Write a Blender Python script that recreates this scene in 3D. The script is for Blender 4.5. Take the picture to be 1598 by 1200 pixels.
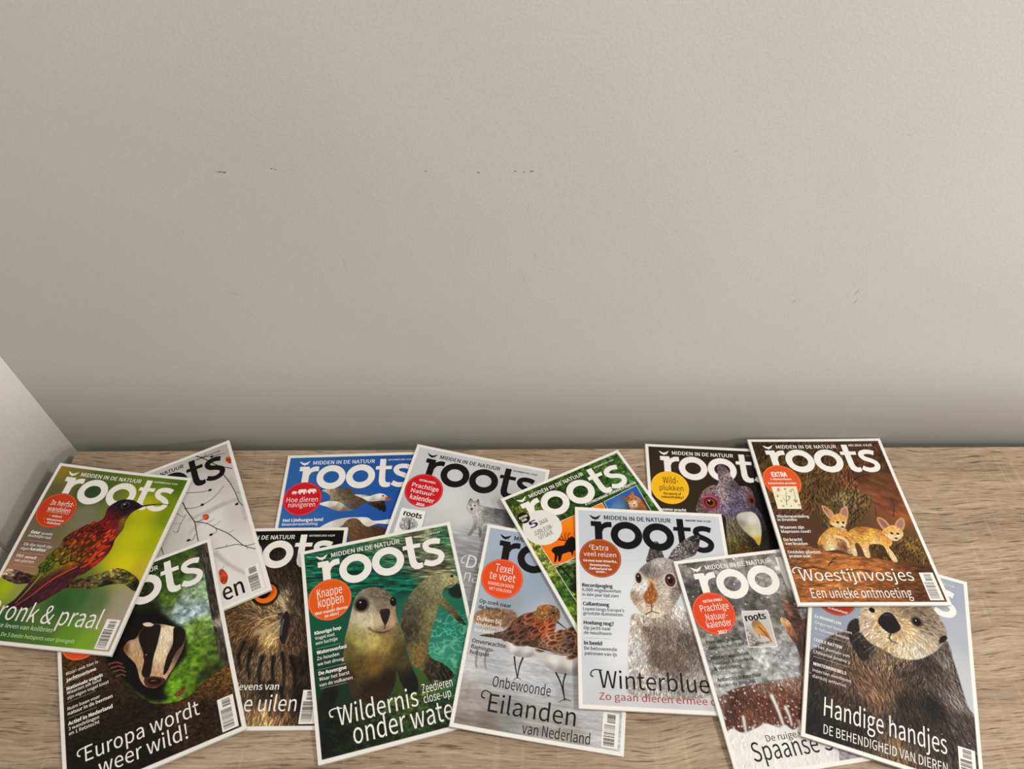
# A back wall, an oak desk and fourteen nature magazines fanned out over it.
import bpy, math
import numpy as np
from mathutils import Vector, Matrix
for _o in list(bpy.data.objects): bpy.data.objects.remove(_o)
SC=bpy.context.scene; COL=SC.collection
DESK=0.74                                   # height of the desk top
# ---- camera -------------------------------------------------------------------
def make_camera():
    f,pit,roll,yaw=1149.44003,0.88870,0.00679,0.01402
    fw=Vector((math.sin(yaw)*math.cos(pit),math.cos(yaw)*math.cos(pit),-math.sin(pit)))
    r=fw.cross(Vector((0,0,1))).normalized(); u=r.cross(fw)
    r2=r*math.cos(roll)+u*math.sin(roll); u2=-r*math.sin(roll)+u*math.cos(roll)
    cam=bpy.data.cameras.new('camera'); o=bpy.data.objects.new('camera',cam); COL.objects.link(o)
    o.matrix_world=Matrix(((r2.x,u2.x,-fw.x,0.00049),(r2.y,u2.y,-fw.y,-0.65270),(r2.z,u2.z,-fw.z,DESK+0.96469),(0,0,0,1)))
    cam.sensor_fit='HORIZONTAL'; cam.sensor_width=36; cam.lens=36*f/1598; cam.clip_start=.02; SC.camera=o
make_camera()
# ---- light and exposure ---------------------------------------------------------
SC.view_settings.view_transform='Standard'; SC.view_settings.look='None'; SC.view_settings.gamma=1; SC.view_settings.use_curve_mapping=False
SC.view_settings.exposure=-.04
W=bpy.data.worlds.new('world'); SC.world=W; W.use_nodes=True
W.node_tree.nodes['Background'].inputs[0].default_value=(1,.95,.88,1); W.node_tree.nodes['Background'].inputs[1].default_value=.30
def area(name,loc,target,sx,sy,power,col,spread=180):
    l=bpy.data.lights.new(name,'AREA'); l.shape='RECTANGLE'; l.size=sx; l.size_y=sy; l.energy=power; l.color=col; l.spread=math.radians(spread)
    o=bpy.data.objects.new(name,l); COL.objects.link(o); o.location=loc
    o.rotation_euler=(Vector(target)-Vector(loc)).to_track_quat('-Z','Y').to_euler(); return o
area('ceiling_light',(1.2,-.5,2.4),(.25,-.38,.74),.3,.3,16.5,(1,.96,.92))
area('added_fill_light',(0,-.62,2.5),(0,-.45,.74),.4,.4,6.5,(1,.96,.905))  # unseen fill added overhead to brighten the middle of the desk
area('added_wall_wash',(1.9,-2.75,1.75),(1.1,0,1.2),.6,.03,88,(1,.978,.965))  # unseen strip light added to wash the back wall above its foot
area('added_side_light',(2.2,-.75,1.3),(-.5,-.15,.85),.2,.2,10,(1,.96,.90))  # low light added on the right to throw shadow onto the left wall
# ---- helpers --------------------------------------------------------------------
def tag(o,label=None,cat=None,group=None,kind=None):
    for k,v in (('label',label),('category',cat),('group',group),('kind',kind)):
        if v: o[k]=v
    return o
def mesh_obj(name,V,F,mat,parent=None,smooth=False):
    me=bpy.data.meshes.new(name); me.from_pydata([tuple(v) for v in V],[],F); me.update()
    o=bpy.data.objects.new(name,me); COL.objects.link(o)
    for m in (mat if isinstance(mat,list) else [mat]): me.materials.append(m)
    if smooth: me.polygons.foreach_set('use_smooth',[True]*len(me.polygons))
    if parent: o.parent=parent
    return o
def boxes(*bs):
    V=[];F=[]
    for x0,y0,z0,x1,y1,z1 in bs:
        n=len(V); V+=[(x0,y0,z0),(x1,y0,z0),(x1,y1,z0),(x0,y1,z0),(x0,y0,z1),(x1,y0,z1),(x1,y1,z1),(x0,y1,z1)]
        F+=[tuple(n+i for i in q) for q in ((3,2,1,0),(4,5,6,7),(0,1,5,4),(1,2,6,5),(2,3,7,6),(3,0,4,7))]
    return V,F
class Nodes:
    def __init__(s,name,rough=.5,spec=.5):
        s.m=bpy.data.materials.new(name); s.m.use_nodes=True; s.t=s.m.node_tree; s.p=s.t.nodes['Principled BSDF']
        s.p.inputs['Roughness'].default_value=rough; s.p.inputs['Specular IOR Level'].default_value=spec
    def n(s,k,**kw):
        x=s.t.nodes.new(k)
        for a,v in kw.items():
            if a[0]=='_': x.inputs[int(a[1:]) if a[1:].isdigit() else a[1:].replace('_',' ')].default_value=v
            else: setattr(x,a,v)
        return x
    def l(s,a,b): s.t.links.new(a,b)
    def ramp(s,src,stops):
        r=s.n('ShaderNodeValToRGB'); e=r.color_ramp.elements
        while len(e)<len(stops): e.new(.5)
        for q,(p,c) in zip(e,stops): q.position=p; q.color=(*c,1) if len(c)==3 else c
        s.l(src,r.inputs[0]); return r.outputs[0]
    def mix(s,mode,f,a,b):
        x=s.n('ShaderNodeMix',data_type='RGBA',blend_type=mode)
        for i,v in ((0,f),(6,a),(7,b)):
            if hasattr(v,'is_linked') or hasattr(v,'links'): s.l(v,x.inputs[i])
            else: x.inputs[i].default_value=v if i==0 else (*v,1)
        return x.outputs[2]
def srgb(*c): return tuple(float(x) for x in lin(c))
# ---- printing helpers: every cover picture is drawn point by point from shapes ----
WHITE=(238,235,229); BLACK=(20,19,20); PW,PH=210.0,273.9; BORDER=4.8
PX=0.5
GX=int(PW/PX)+1; GY=int(PH/PX)+1
gx=np.linspace(0,PW,GX); gy=np.linspace(0,PH,GY)
XX,YY=np.meshgrid(gx,gy)
def lin(c):
    c=np.asarray(c,float)/255.0
    return np.where(c<=.04045,c/12.92,((np.maximum(c,0)+.055)/1.055)**2.4)
def smooth(pts,closed=True,k=5):
    P=np.asarray(pts,float); n=len(P)
    if n<3: return P
    out=[]
    for i in range(n if closed else n-1):
        if closed: a,b,c,d=P[i-1],P[i],P[(i+1)%n],P[(i+2)%n]
        else: a,b,c,d=P[max(i-1,0)],P[i],P[i+1],P[min(i+2,n-1)]
        for t in np.arange(k)/k:
            out.append(.5*((2*b)+(c-a)*t+(2*a-5*b+4*c-d)*t*t+(3*b-a-3*c+d)*t**3))
    if not closed: out.append(P[-1])
    return np.array(out)
def idw(ctrl,x,y,s):
    C=np.asarray(ctrl,float); w=np.zeros(x.shape); o=np.zeros(x.shape+(C.shape[1]-2,))
    for r in C:
        k=1/((x-r[0])**2+(y-r[1])**2+s*s)**1.7
        w+=k; o+=k[...,None]*r[2:]
    return o/w[...,None]
def vnoise(x,y,seed):
    r=np.random.RandomState(seed%100000).rand(128,128)
    xi=np.floor(x).astype(int); yi=np.floor(y).astype(int); fx=x-xi; fy=y-yi
    fx=fx*fx*(3-2*fx); fy=fy*fy*(3-2*fy)
    g=lambda a,b:r[b%128,a%128]
    return (g(xi,yi)*(1-fx)+g(xi+1,yi)*fx)*(1-fy)+(g(xi,yi+1)*(1-fx)+g(xi+1,yi+1)*fx)*fy
def polysd(P,x,y):
    d=np.full(x.shape,1e9); ins=np.zeros(x.shape,bool); n=len(P)
    for i in range(n):
        ax,ay=P[i]; bx,by=P[(i+1)%n]; ex,ey=bx-ax,by-ay; L=ex*ex+ey*ey
        if L<1e-9: continue
        wx=x-ax; wy=y-ay; t=np.clip((wx*ex+wy*ey)/L,0,1)
        d=np.minimum(d,(wx-ex*t)**2+(wy-ey*t)**2)
        if ay!=by: ins^=((ay>y)!=(by>y))&(x<ex*(y-ay)/ey+ax)
    d=np.sqrt(d); return np.where(ins,d,-d)
def ribbon(pts,w0,w1,sm=True):
    P=smooth(pts,False) if sm else np.asarray(pts,float)
    T=np.gradient(P,axis=0); T/=np.maximum(np.linalg.norm(T,axis=1,keepdims=True),1e-9)
    N=np.stack([-T[:,1],T[:,0]],1); w=np.linspace(w0,w1,len(P))[:,None]/2
    return P+N*w,P-N*w
MAST_R=[(21.8,21.6),(36.4,21.7),(37.2,26.2),(40.4,23.3),(45,21.7),(51,21.8),(51.2,30),(45.2,30.3),(40.2,32.6),(37.6,38),(37.4,63),(27.4,63),(27.2,29.6),(21.9,29.4)]
MAST_T=[(144,11.3),(153.2,11.3),(153.2,24.2),(163,24.2),(162.6,30.4),(153.3,30.4),(153.6,47),(154.3,51.5),(157,54),(162,53.6),(161.5,61),(156,62.6),(150,61.4),(146,57.5),(144.3,51),(144,30.4),(138,30.4),(138.4,24.4),(144,24.2)]
MAST_S=[(190.6,27.6),(184,25.4),(177,25.2),(171,27.6),(169.6,32.4),(173.4,37.6),(181,41),(187.2,45.3),(188.8,50.6),(185,56.4),(177,58.6),(170.6,57.4),(164.6,54)]
MAST_O=[(71.4,41.5),(115.9,41.5)]
BIRD=[(20,12.8),(22,12.3),(23.4,13.2),(25,14.2),(28.6,15.2),(31.4,14),(36.6,11.3),(34,15.6),(32.2,16.6),(34,18.6),(31.4,17.8),(29.6,18.4),(28.4,20.4),(27.6,18.6),(24.4,17.6),(22.4,15.2),(21.6,13.8)]
class Cover:
    def __init__(s,seed):
        s.im=np.zeros((GY,GX,3)); s.rs=np.random.RandomState(seed); s.sd=seed*97; s.layers=[]; s.z=0
    # ---- the printed photograph -------------------------------------------------
    def bg(s,ctrl,soft): s.im=idw(ctrl,XX,YY,soft)
    def box(s,x0,y0,x1,y1):
        i0,i1=max(int(x0/PX)-1,0),min(int(x1/PX)+3,GX); j0,j1=max(int(y0/PX)-1,0),min(int(y1/PX)+3,GY)
        return slice(j0,max(j1,j0+1)),slice(i0,max(i1,i0+1))
    def blend(s,b,a,col):
        s.im[b]=s.im[b]*(1-a[...,None])+np.asarray(col,float)*a[...,None]
    def poly(s,pts,col,f=.8,sm=1):
        P=smooth(pts) if sm else np.asarray(pts,float)
        b=s.box(P[:,0].min()-f,P[:,1].min()-f,P[:,0].max()+f,P[:,1].max()+f)
        f=max(f,PX); a=np.clip(.5+polysd(P,XX[b],YY[b])/f,0,1); a=a*a*(3-2*a)
        if col is not None:
            s.blend(b,a,idw(col,XX[b],YY[b],3.0) if isinstance(col,list) else col)
        return b,a
    def rect(s,x0,y0,x1,y1):
        b=s.box(x0,y0,x1,y1); return b,np.ones(XX[b].shape)
    def full(s,m): return m if m is not None else (s.box(0,0,PW,PH),np.ones(XX.shape))
    def tex(s,m,amp,sx,sy,ang=0.):
        b,a=s.full(m); c,d=np.cos(ang),np.sin(ang); u=(XX[b]*c+YY[b]*d)/sx; v=(-XX[b]*d+YY[b]*c)/sy
        s.sd+=7; n=vnoise(u,v,s.sd)*.65+vnoise(u*2.1,v*2.1,s.sd+1)*.35
        s.im[b]=s.im[b]*(1+amp*2.2*(n-.5)*a)[...,None]
    def ridge(s,m,col,sx,sy,amt):
        b,a=m; s.sd+=7; x=XX[b]/sx; y=YY[b]/sy
        n=1-np.abs(2*vnoise(x+vnoise(x,y,s.sd+3),y+vnoise(x,y,s.sd+5),s.sd)-1); s.blend(b,a*amt*np.clip((n-.72)/.25,0,1),col)
    def fur(s,m,n,L,dirs,var):
        b,a=m; x0,y0=XX[b][0,0],YY[b][0,0]; h,w=a.shape
        D=np.array([[p[0][0],p[0][1],p[1][0]-p[0][0],p[1][1]-p[0][1]] for p in dirs]); D[:,2:]/=np.linalg.norm(D[:,2:],axis=1,keepdims=True)+1e-9
        p=(a/a.sum()).ravel(); k=s.rs.choice(h*w,n,p=p); px=k%w+s.rs.rand(n); py=k//w+s.rs.rand(n)
        d=idw(D,px*PX+x0,py*PX+y0,2.); th=np.arctan2(d[:,1],d[:,0])+s.rs.randn(n)*.28; bend=s.rs.randn(n)*.12
        g=s.rs.randn(n)*abs(var) if var>0 else -np.abs(s.rs.rand(n))*abs(var)
        le=L*(.5+s.rs.rand(n))/PX; K=max(4,int(L*1.3/PX)); num=np.zeros((h+2,w+2)); den=np.zeros((h+2,w+2))
        for i in range(K):
            t=i/(K-1)-.5; tt=th+bend*t*4; qx=px+np.cos(tt)*le*t; qy=py+np.sin(tt)*le*t
            xi=np.floor(qx).astype(int); yi=np.floor(qy).astype(int); fx=qx-xi; fy=qy-yi; ok=(xi>=0)&(yi>=0)&(xi<w)&(yi<h); e=(1-abs(2*t)**2)+.15
            for dx in(0,1):
                for dy in(0,1):
                    ww=(fx if dx else 1-fx)*(fy if dy else 1-fy)*e
                    np.add.at(num,(yi[ok]+dy,xi[ok]+dx),(g*ww)[ok]); np.add.at(den,(yi[ok]+dy,xi[ok]+dx),ww[ok])
        q=(num/np.maximum(np.sqrt(den*.9),.9))[:h,:w]
        s.im[b]=s.im[b]*np.exp(np.clip(q*.62,-1.0,.5)*a)[...,None]
    def ell(s,col,pt,rx,ry,rot=0.,f=.8,al=1.):
        x,y=pt[0] if isinstance(pt,list) else pt; r=max(rx,ry)+f; b=s.box(x-r,y-r,x+r,y+r); f=max(f,PX*.9); c,d=np.cos(rot),np.sin(rot)
        u=((XX[b]-x)*c+(YY[b]-y)*d)/rx; v=(-(XX[b]-x)*d+(YY[b]-y)*c)/ry; q=np.sqrt(u*u+v*v)
        s.blend(b,np.clip(.5+(1-q)*min(rx,ry)/f,0,1)*al,col)
    def spots(s,m,n,r0,r1,col,al):
        b,a=s.full(m); h,w=a.shape; k=s.rs.choice(h*w,n,p=(a/a.sum()).ravel())
        for i in k:
            r=r0+(r1-r0)*s.rs.rand()**2; s.ell(col,(XX[b][i//w,i%w]+s.rs.rand()*.5,YY[b][i//w,i%w]+s.rs.rand()*.5),r,r*.9,0,.9,al*(.5+.5*s.rs.rand()))
    def line(s,col,pts,w0,w1,f=.7):
        L,R=ribbon(pts,w0,w1); P=(L+R)/2; w=np.linspace(w0,w1,len(P)); r=max(w0,w1)+f; f=max(f,PX*.8)
        b=s.box(P[:,0].min()-r,P[:,1].min()-r,P[:,0].max()+r,P[:,1].max()+r); x,y=XX[b],YY[b]; a=np.zeros(x.shape)
        for i in range(len(P)-1):
            e=P[i+1]-P[i]; l=e@e
            if l<1e-9: continue
            t=np.clip(((x-P[i,0])*e[0]+(y-P[i,1])*e[1])/l,0,1); d=np.hypot(x-P[i,0]-e[0]*t,y-P[i,1]-e[1]*t)
            a=np.maximum(a,np.clip(.5+((w[i]*(1-t)+w[i+1]*t)/2-d)/f,0,1))
        s.blend(b,a*min(1.,max(w0,w1)/.8),col)
    def scales(s,m,dr,n,size,ctrl,al=.95,rim=.45):
        b,a=m; h,w=a.shape; d=np.array(dr[1])-np.array(dr[0]); d/=np.linalg.norm(d); th=np.arctan2(d[1],d[0])
        k=s.rs.choice(h*w,n,p=(a/a.sum()).ravel()); X=XX[b].ravel()[k]; Y=YY[b].ravel()[k]; o=np.argsort(-(X*d[0]+Y*d[1])); C=idw(ctrl,X,Y,2.)
        for i in o:
            g=.78+.44*s.rs.rand(); t=th+s.rs.randn()*.16; r=size*(.75+.5*s.rs.rand()); e=C[i]*rim if rim<1 else np.minimum(C[i]*rim+30,225)
            s.ell(e,(X[i]+d[0]*r*.12,Y[i]+d[1]*r*.12),r*.66,r*.36,t,1.0,al); s.ell(C[i]*g,(X[i],Y[i]),r*.56,r*.26,t,1.0,al)
            s.ell(np.minimum(C[i]*g*(1.25 if rim<1 else .7),245),(X[i]-d[0]*r*.1,Y[i]-d[1]*r*.1),r*.34,r*.09,t,.9,al*.8)
    def masthead(s,col):
        s.poly(MAST_R,col,.7,0); s.poly(MAST_T,col,.7,0); L,R=ribbon(MAST_S,8.2,8.2); s.poly(list(L)+list(R[::-1]),col,.7,0); s.poly(BIRD,col,.7,0)
        for x,y in MAST_O:
            b=s.box(x-23,y-22,x+23,y+22); q=lambda rx,ry:(1-np.hypot((XX[b]-x)/rx,(YY[b]-y)/ry))*min(rx,ry)
            s.blend(b,np.clip(.5+np.minimum(q(22,21.3),-q(12,10.6))/.7,0,1),col)
    # ---- printed lettering and marks: thin ink shapes lying on the sheet ------------
    def add(s,v,f,col,lvl): s.layers.append((np.asarray(v,float),f,tuple(col),lvl))
    def strip(s,L,R,col,lvl):
        n=len(L); s.add(np.vstack([L,R]),[(i,i+1,n+i+1,n+i) for i in range(n-1)],col,lvl)
    def ngon(s,P,col,lvl): s.add(P,[tuple(range(len(P)))],col,lvl)
    def ring(s,x,y,rx,ry,ix,iy,col,lvl,n=56):
        t=np.linspace(0,2*np.pi,n); e=np.stack([np.cos(t),np.sin(t)],1); s.strip(e*[rx,ry]+[x,y],e*[ix,iy]+[x,y],col,lvl)
    def mast(s,col):
        s.ngon(MAST_R,col,1); s.ngon(MAST_T,col,1); L,R=ribbon(MAST_S,8.2,8.2); s.strip(L,R,col,1); s.ngon(BIRD,col,1)
        for x,y in MAST_O: s.ring(x,y,22,21.3,12,10.6,col,1)
    def disc(s,pt,r,col,lvl=2):
        x,y=pt[0]; n=48; t=np.arange(n)*2*np.pi/n; e=np.stack([np.cos(t),np.sin(t)],1); V=[np.array([[x,y]])]+[e*r*k/5+[x,y] for k in range(1,6)]
        F=[(0,1+i,1+(i+1)%n) for i in range(n)]+[(1+q*n+i,1+(q+1)*n+i,1+(q+1)*n+(i+1)%n,1+q*n+(i+1)%n) for q in range(4) for i in range(n)]
        s.add(np.vstack(V),F,col,lvl)
    def badge(s,col,rim=None):
        s.disc([(33.2,78)],28.6,col); s.ring(33.2,78,27.2,27.2,26.8,26.8,rim or tuple(min(255,c*.55+105) for c in col),3)
    def tag(s,pts,col): s.T("MIDDEN IN DE NATUUR",[(41,18.2),(135.8,18.2)],col,.14)
    def date(s,t,col): s.T(t,[(156,14.6),(193,14.6)],col,.2)
    def rule(s,pts,col):
        y=(pts[0][1]+pts[1][1])/2; s.ngon([(pts[0][0],y-.16),(pts[1][0],y-.16),(pts[1][0],y+.16),(pts[0][0],y+.16)],col,3)
    def swash(s,pts,w,col): s.strip(*ribbon(pts,w*.8,w*1.15),col,4)
    def outline(s,pts,col,w):
        n=len(pts)
        for i in range(n): s.strip(*ribbon([pts[i],pts[(i+1)%n]],w,w,False),col,1)
    def card(s,pts,col): s.ngon(pts,col,3)
    def sprig(s,pt,r,col):
        x,y=pt[0]; r*=.55
        for k in range(5):
            t=k*1.257+s.rs.rand(); cx,cy=x+np.cos(t)*r*.6,y+np.sin(t)*r*.6; q=np.linspace(0,2*np.pi,9)[:-1]
            s.ngon(np.stack([cx+np.cos(q)*r*.5*np.cos(t)-np.sin(q)*r*.22*np.sin(t),cy+np.cos(q)*r*.5*np.sin(t)+np.sin(q)*r*.22*np.cos(t)],1),np.array(col)*(.8+.4*s.rs.rand()),4)
    def elephant(s,pts,col=WHITE):
        (x0,y0),(x1,y1),(x2,y2)=pts; w=x1-x0; h=(y0+y1)/2-y2
        U=[(0,.4),(.08,.12),(.3,0),(.55,.06),(.72,.0),(.9,.08),(1,.4),(1,.8),(.93,.82),(.9,.5),(.82,.5),(.8,1),(.64,1),(.62,.66),(.36,.66),(.34,1),(.18,1),(.14,.62),(.02,.85)]
        s.ngon([(x0+u*w,y2+v*h) for u,v in U],col,4)
    def barcode(s):
        x,y=182.6,227; s.ngon([(x,y),(x+19.6,y),(x+19.6,y+40),(x,y+40)],WHITE,3)
        for y0,y1,a,b in ((y+2,y+12,x+5.2,x+15.2),(y+14,y+38,x+2,x+15.2)):
            q=y0
            while q<y1:
                w=s.rs.choice([.33,.33,.66,.99]); s.ngon([(a,q),(b,q),(b,min(q+w,y1)),(a,min(q+w,y1))],(30,29,32),4); q+=w+s.rs.choice([.33,.4,.66,.99])
    def mtext(s,t,pts,col):
        s.T(t,pts,col,.3)
    def T(s,t,pts,col,b=0.,cap=None,xh=0):
        b=b if b>.05 or cap is not None else .1; v,f,w,hc,hx=text_mesh(t,round(b,2)); n=5 if b>.05 else 1; (x0,y0),(x1,y1)=pts[0],pts[1]; y=(y0+y1)/2; sx=(x1-x0)/w
        if cap is None: sy=sx
        elif isinstance(cap,tuple): sy=cap[1]/hc
        else: sy=abs(cap[0][1]-y0)/(hx if xh else hc)
        v=np.array(v); s.add(np.stack([x0+v[:,0]*sx,y-v[:,1]*sy],1),f,col,4+.25*np.repeat(np.arange(n),len(v)//n))
_glyph={}
def _font():
    import os
    try:
        p=os.path.join(bpy.utils.system_resource('DATAFILES'),'fonts',FONT)
        return bpy.data.fonts.load(p,check_existing=True) if FONT and os.path.exists(p) else None
    except Exception: return None
FONT='Noto Sans CJK Regular.woff2'
def text_mesh(t,b):
    if (t,b) in _glyph: return _glyph[t,b]
    global _F
    if '_F' not in globals(): _F=_font()
    def go(q,off):
        cu=bpy.data.curves.new('lettering','FONT'); cu.body=q; cu.size=1; cu.offset=off; cu.resolution_u=3; cu.fill_mode='FRONT'
        if _F: cu.font=_F
        ob=bpy.data.objects.new('lettering',cu); m=ob.to_mesh()
        v=np.empty(len(m.vertices)*3); m.vertices.foreach_get('co',v); v=v.reshape(-1,3)[:,:2].copy(); f=[tuple(p.vertices) for p in m.polygons]
        ob.to_mesh_clear(); bpy.data.objects.remove(ob); bpy.data.curves.remove(cu); return v,f
    v,f=go(t,0.)
    if b>.05:
        n=len(v); d=b*.05; sh=[(0,0),(-d,0),(d,0),(0,d*.6),(0,-d*.6)]; v=np.vstack([v+np.array(q) for q in sh]); f=[tuple(i+n*k for i in q) for k in range(5) for q in f]
    hc=go('H',0)[0][:,1].max(); hx=go('x',0)[0][:,1].max()
    v[:,0]-=v[:,0].min(); r=(v,f,v[:,0].max(),hc,hx); _glyph[t,b]=r; return r
BLOCKZ=1.539
ALB=1.04; WALLC=(171, 170, 162); WALLC2=(196, 193, 185)
SCUFFS=[(-0.3006, 0.5007, 0.0035, 0.0007, 0.0, 1), (-0.2961, 0.4999, 0.0021, 0.00112, 0.2, 1), (-0.3058, 0.5015, 0.0014, 0.00042, 0.0, 2), (-0.245, 0.5045, 0.0014, 0.00056, 0.4, 1), (-0.2411, 0.5037, 0.0014, 0.00056, -0.3, 1), (-0.2243, 0.5037, 0.0021, 0.00042, 0.0, 2), (-0.0827, 0.5011, 0.00098, 0.0007, 0.0, 1), (-0.0453, 0.501, 0.0014, 0.00056, 0.6, 2), (-0.0271, 0.4994, 0.00168, 0.0007, -0.3, 1), (0.0117, 0.5009, 0.0014, 0.0007, 0.0, 1), (0.0213, 0.5001, 0.00112, 0.00056, 0.0, 1), (0.0294, 0.5009, 0.00238, 0.00084, 0.0, 1), (0.0369, 0.3827, 0.0063, 0.00035, -1.3, 2), (-0.1913, 0.3785, 0.0098, 0.00042, -1.2, 2), (-0.1905, 0.3654, 0.007, 0.00035, -1.3, 2), (0.0239, 0.3448, 0.0063, 0.00042, -1.45, 2), (0.0274, 0.3286, 0.0042, 0.00035, -1.1, 2), (-0.3368, 0.3236, 0.0098, 0.00028, -0.4, 2), (0.1132, 0.1426, 0.0035, 0.00035, 1.1, 2), (0.1128, 0.1353, 0.0021, 0.00035, -0.9, 2), (0.4418, 0.3237, 0.0063, 0.00035, 1.35, 2), (0.4464, 0.3069, 0.0042, 0.00035, 1.3, 2), (0.2416, 0.5254, 0.0035, 0.00028, 0.2, 2), (0.2467, 0.5185, 0.0028, 0.00028, 0.0, 2), (0.0597, 0.1415, 0.0028, 0.00028, 1.0, 2), (-0.1463, 0.1784, 0.0021, 0.00028, 0.3, 2), (-0.367, 0.2391, 0.0014, 0.00042, 0.0, 2), (-0.3939, 0.1868, 0.0035, 0.00028, -0.4, 2), (-0.3752, 0.1587, 0.0028, 0.00028, -0.7, 2), (-0.3858, 0.1371, 0.0049, 0.00028, 0.0, 2), (0.4142, 0.5437, 0.0035, 0.00021, 0.1, 2), (0.3678, 0.3072, 0.0042, 0.00028, 1.4, 2), (-0.158, 0.4743, 0.0028, 0.00021, 0.1, 2)]
# ---- materials --------------------------------------------------------------------
def wall_mat(name,col):
    N=Nodes(name,.75,.25); g=N.n('ShaderNodeNewGeometry')
    a=N.n('ShaderNodeTexNoise',_Scale=330.,_Detail=3.); b=N.n('ShaderNodeTexNoise',_Scale=2.2,_Detail=2.)
    N.l(g.outputs['Position'],a.inputs['Vector']); N.l(g.outputs['Position'],b.inputs['Vector'])
    c=N.ramp(b.outputs[0],[(.3,tuple(x*.965 for x in col)),(.7,tuple(x*1.03 for x in col))])
    c=N.mix('MULTIPLY',.10,c,N.ramp(a.outputs[0],[(.35,(.5,.5,.5)),(.65,(1,1,1))]))
    N.l(c,N.p.inputs['Base Color']); u=N.n('ShaderNodeBump',_Strength=.16,_Distance=.002); N.l(a.outputs[0],u.inputs['Height']); N.l(u.outputs[0],N.p.inputs['Normal']); return N.m
def wood_mat():
    N=Nodes('sawn_oak_laminate',.55,.3); tc=N.n('ShaderNodeTexCoord'); O=tc.outputs['Object']
    def mp(sx,sy,off=0.):
        m=N.n('ShaderNodeMapping'); m.inputs['Scale'].default_value=(sx,sy,1); m.inputs['Location'].default_value=(off,off,0); N.l(w,m.inputs[0]); return m.outputs[0]
    d=N.n('ShaderNodeTexNoise',_Scale=3.2,_Detail=2.5); N.l(O,d.inputs['Vector'])
    v=N.n('ShaderNodeVectorMath',operation='MULTIPLY_ADD'); N.l(d.outputs['Color'],v.inputs[0]); v.inputs[1].default_value=(.03,.06,0); N.l(O,v.inputs[2]); w=v.outputs[0]
    broad=N.n('ShaderNodeTexNoise',_Scale=1.,_Detail=4.,_Roughness=.55); N.l(mp(1.6,26.),broad.inputs['Vector'])
    grain=N.n('ShaderNodeTexNoise',_Scale=1.,_Detail=4.,_Roughness=.6); N.l(mp(9.,210.,3.),grain.inputs['Vector'])
    pore=N.n('ShaderNodeTexNoise',_Scale=1.,_Detail=2.,_Roughness=.5); N.l(mp(30.,430.,7.),pore.inputs['Vector'])
    fine=N.n('ShaderNodeTexNoise',_Scale=1.,_Detail=2.,_Roughness=.5); N.l(mp(70.,900.,5.),fine.inputs['Vector'])
    cross=N.n('ShaderNodeTexNoise',_Scale=1.,_Detail=2.); N.l(mp(150.,10.,11.),cross.inputs['Vector'])
    c=N.ramp(broad.outputs[0],[(.28,srgb(148,125,104)),(.45,srgb(170,147,124)),(.58,srgb(186,163,140)),(.75,srgb(162,139,117))])
    c=N.mix('MULTIPLY',.5,c,N.ramp(grain.outputs[0],[(.33,(.5,.45,.40)),(.45,(.9,.88,.86)),(.58,(1.,1.,1.)),(.72,(.8,.77,.73))]))
    c=N.mix('MULTIPLY',.85,c,N.ramp(pore.outputs[0],[(.31,(.30,.25,.20)),(.43,(1,1,1))]))
    c=N.mix('MULTIPLY',.5,c,N.ramp(fine.outputs[0],[(.32,(.6,.55,.5)),(.5,(1,1,1))]))
    c=N.mix('SCREEN',.9,c,N.ramp(pore.outputs[0],[(.58,(0,0,0)),(.70,(.20,.17,.135))]))
    c=N.mix('SCREEN',.7,c,N.ramp(cross.outputs[0],[(.60,(0,0,0)),(.74,(.10,.09,.07))]))
    N.l(c,N.p.inputs['Base Color']); u=N.n('ShaderNodeBump',_Strength=.25,_Distance=.0006); N.l(pore.outputs[0],u.inputs['Height']); N.l(u.outputs[0],N.p.inputs['Normal']); return N.m
def print_mat():
    N=Nodes('printed_cover',.5,.14); a=N.n('ShaderNodeAttribute',attribute_name='ink'); N.l(a.outputs['Color'],N.p.inputs['Base Color']); return N.m
def paper_mat():
    N=Nodes('page_paper',.8,.2); tc=N.n('ShaderNodeTexCoord'); m=N.n('ShaderNodeMapping'); m.inputs['Scale'].default_value=(6,6,4200); N.l(tc.outputs['Object'],m.inputs[0])
    a=N.n('ShaderNodeTexNoise',_Scale=1.,_Detail=1.); N.l(m.outputs[0],a.inputs['Vector']); N.l(N.ramp(a.outputs[0],[(.35,srgb(176,170,160)),(.6,srgb(232,227,217))]),N.p.inputs['Base Color']); return N.m
def plain(name,c,rough=.6,spec=.3):
    N=Nodes(name,rough,spec); a=N.n('ShaderNodeTexNoise',_Scale=40.); N.l(N.ramp(a.outputs[0],[(.3,tuple(x*.97 for x in c)),(.7,c)]),N.p.inputs['Base Color']); return N.m
M_WALL=wall_mat('greige_wall_paint',srgb(*WALLC)); M_WALL2=wall_mat('white_wall_paint',srgb(*WALLC2)); M_WOOD=wood_mat(); M_PRINT=print_mat(); M_PAPER=paper_mat()
M_CARD=plain('white_cover_card',srgb(243,239,232),.5); M_CEIL=plain('grey_ceiling_tile',srgb(150,148,144),.8); M_FLOOR=plain('dark_carpet_floor',srgb(70,68,66),.9); M_DARK=plain('charcoal_unseen_surface',srgb(74,74,76),.9); M_SCUFF=plain('dark_scuff',srgb(120,114,105),.8); M_SCUFF2=plain('faint_scratch',srgb(172,168,158),.8)
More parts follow.
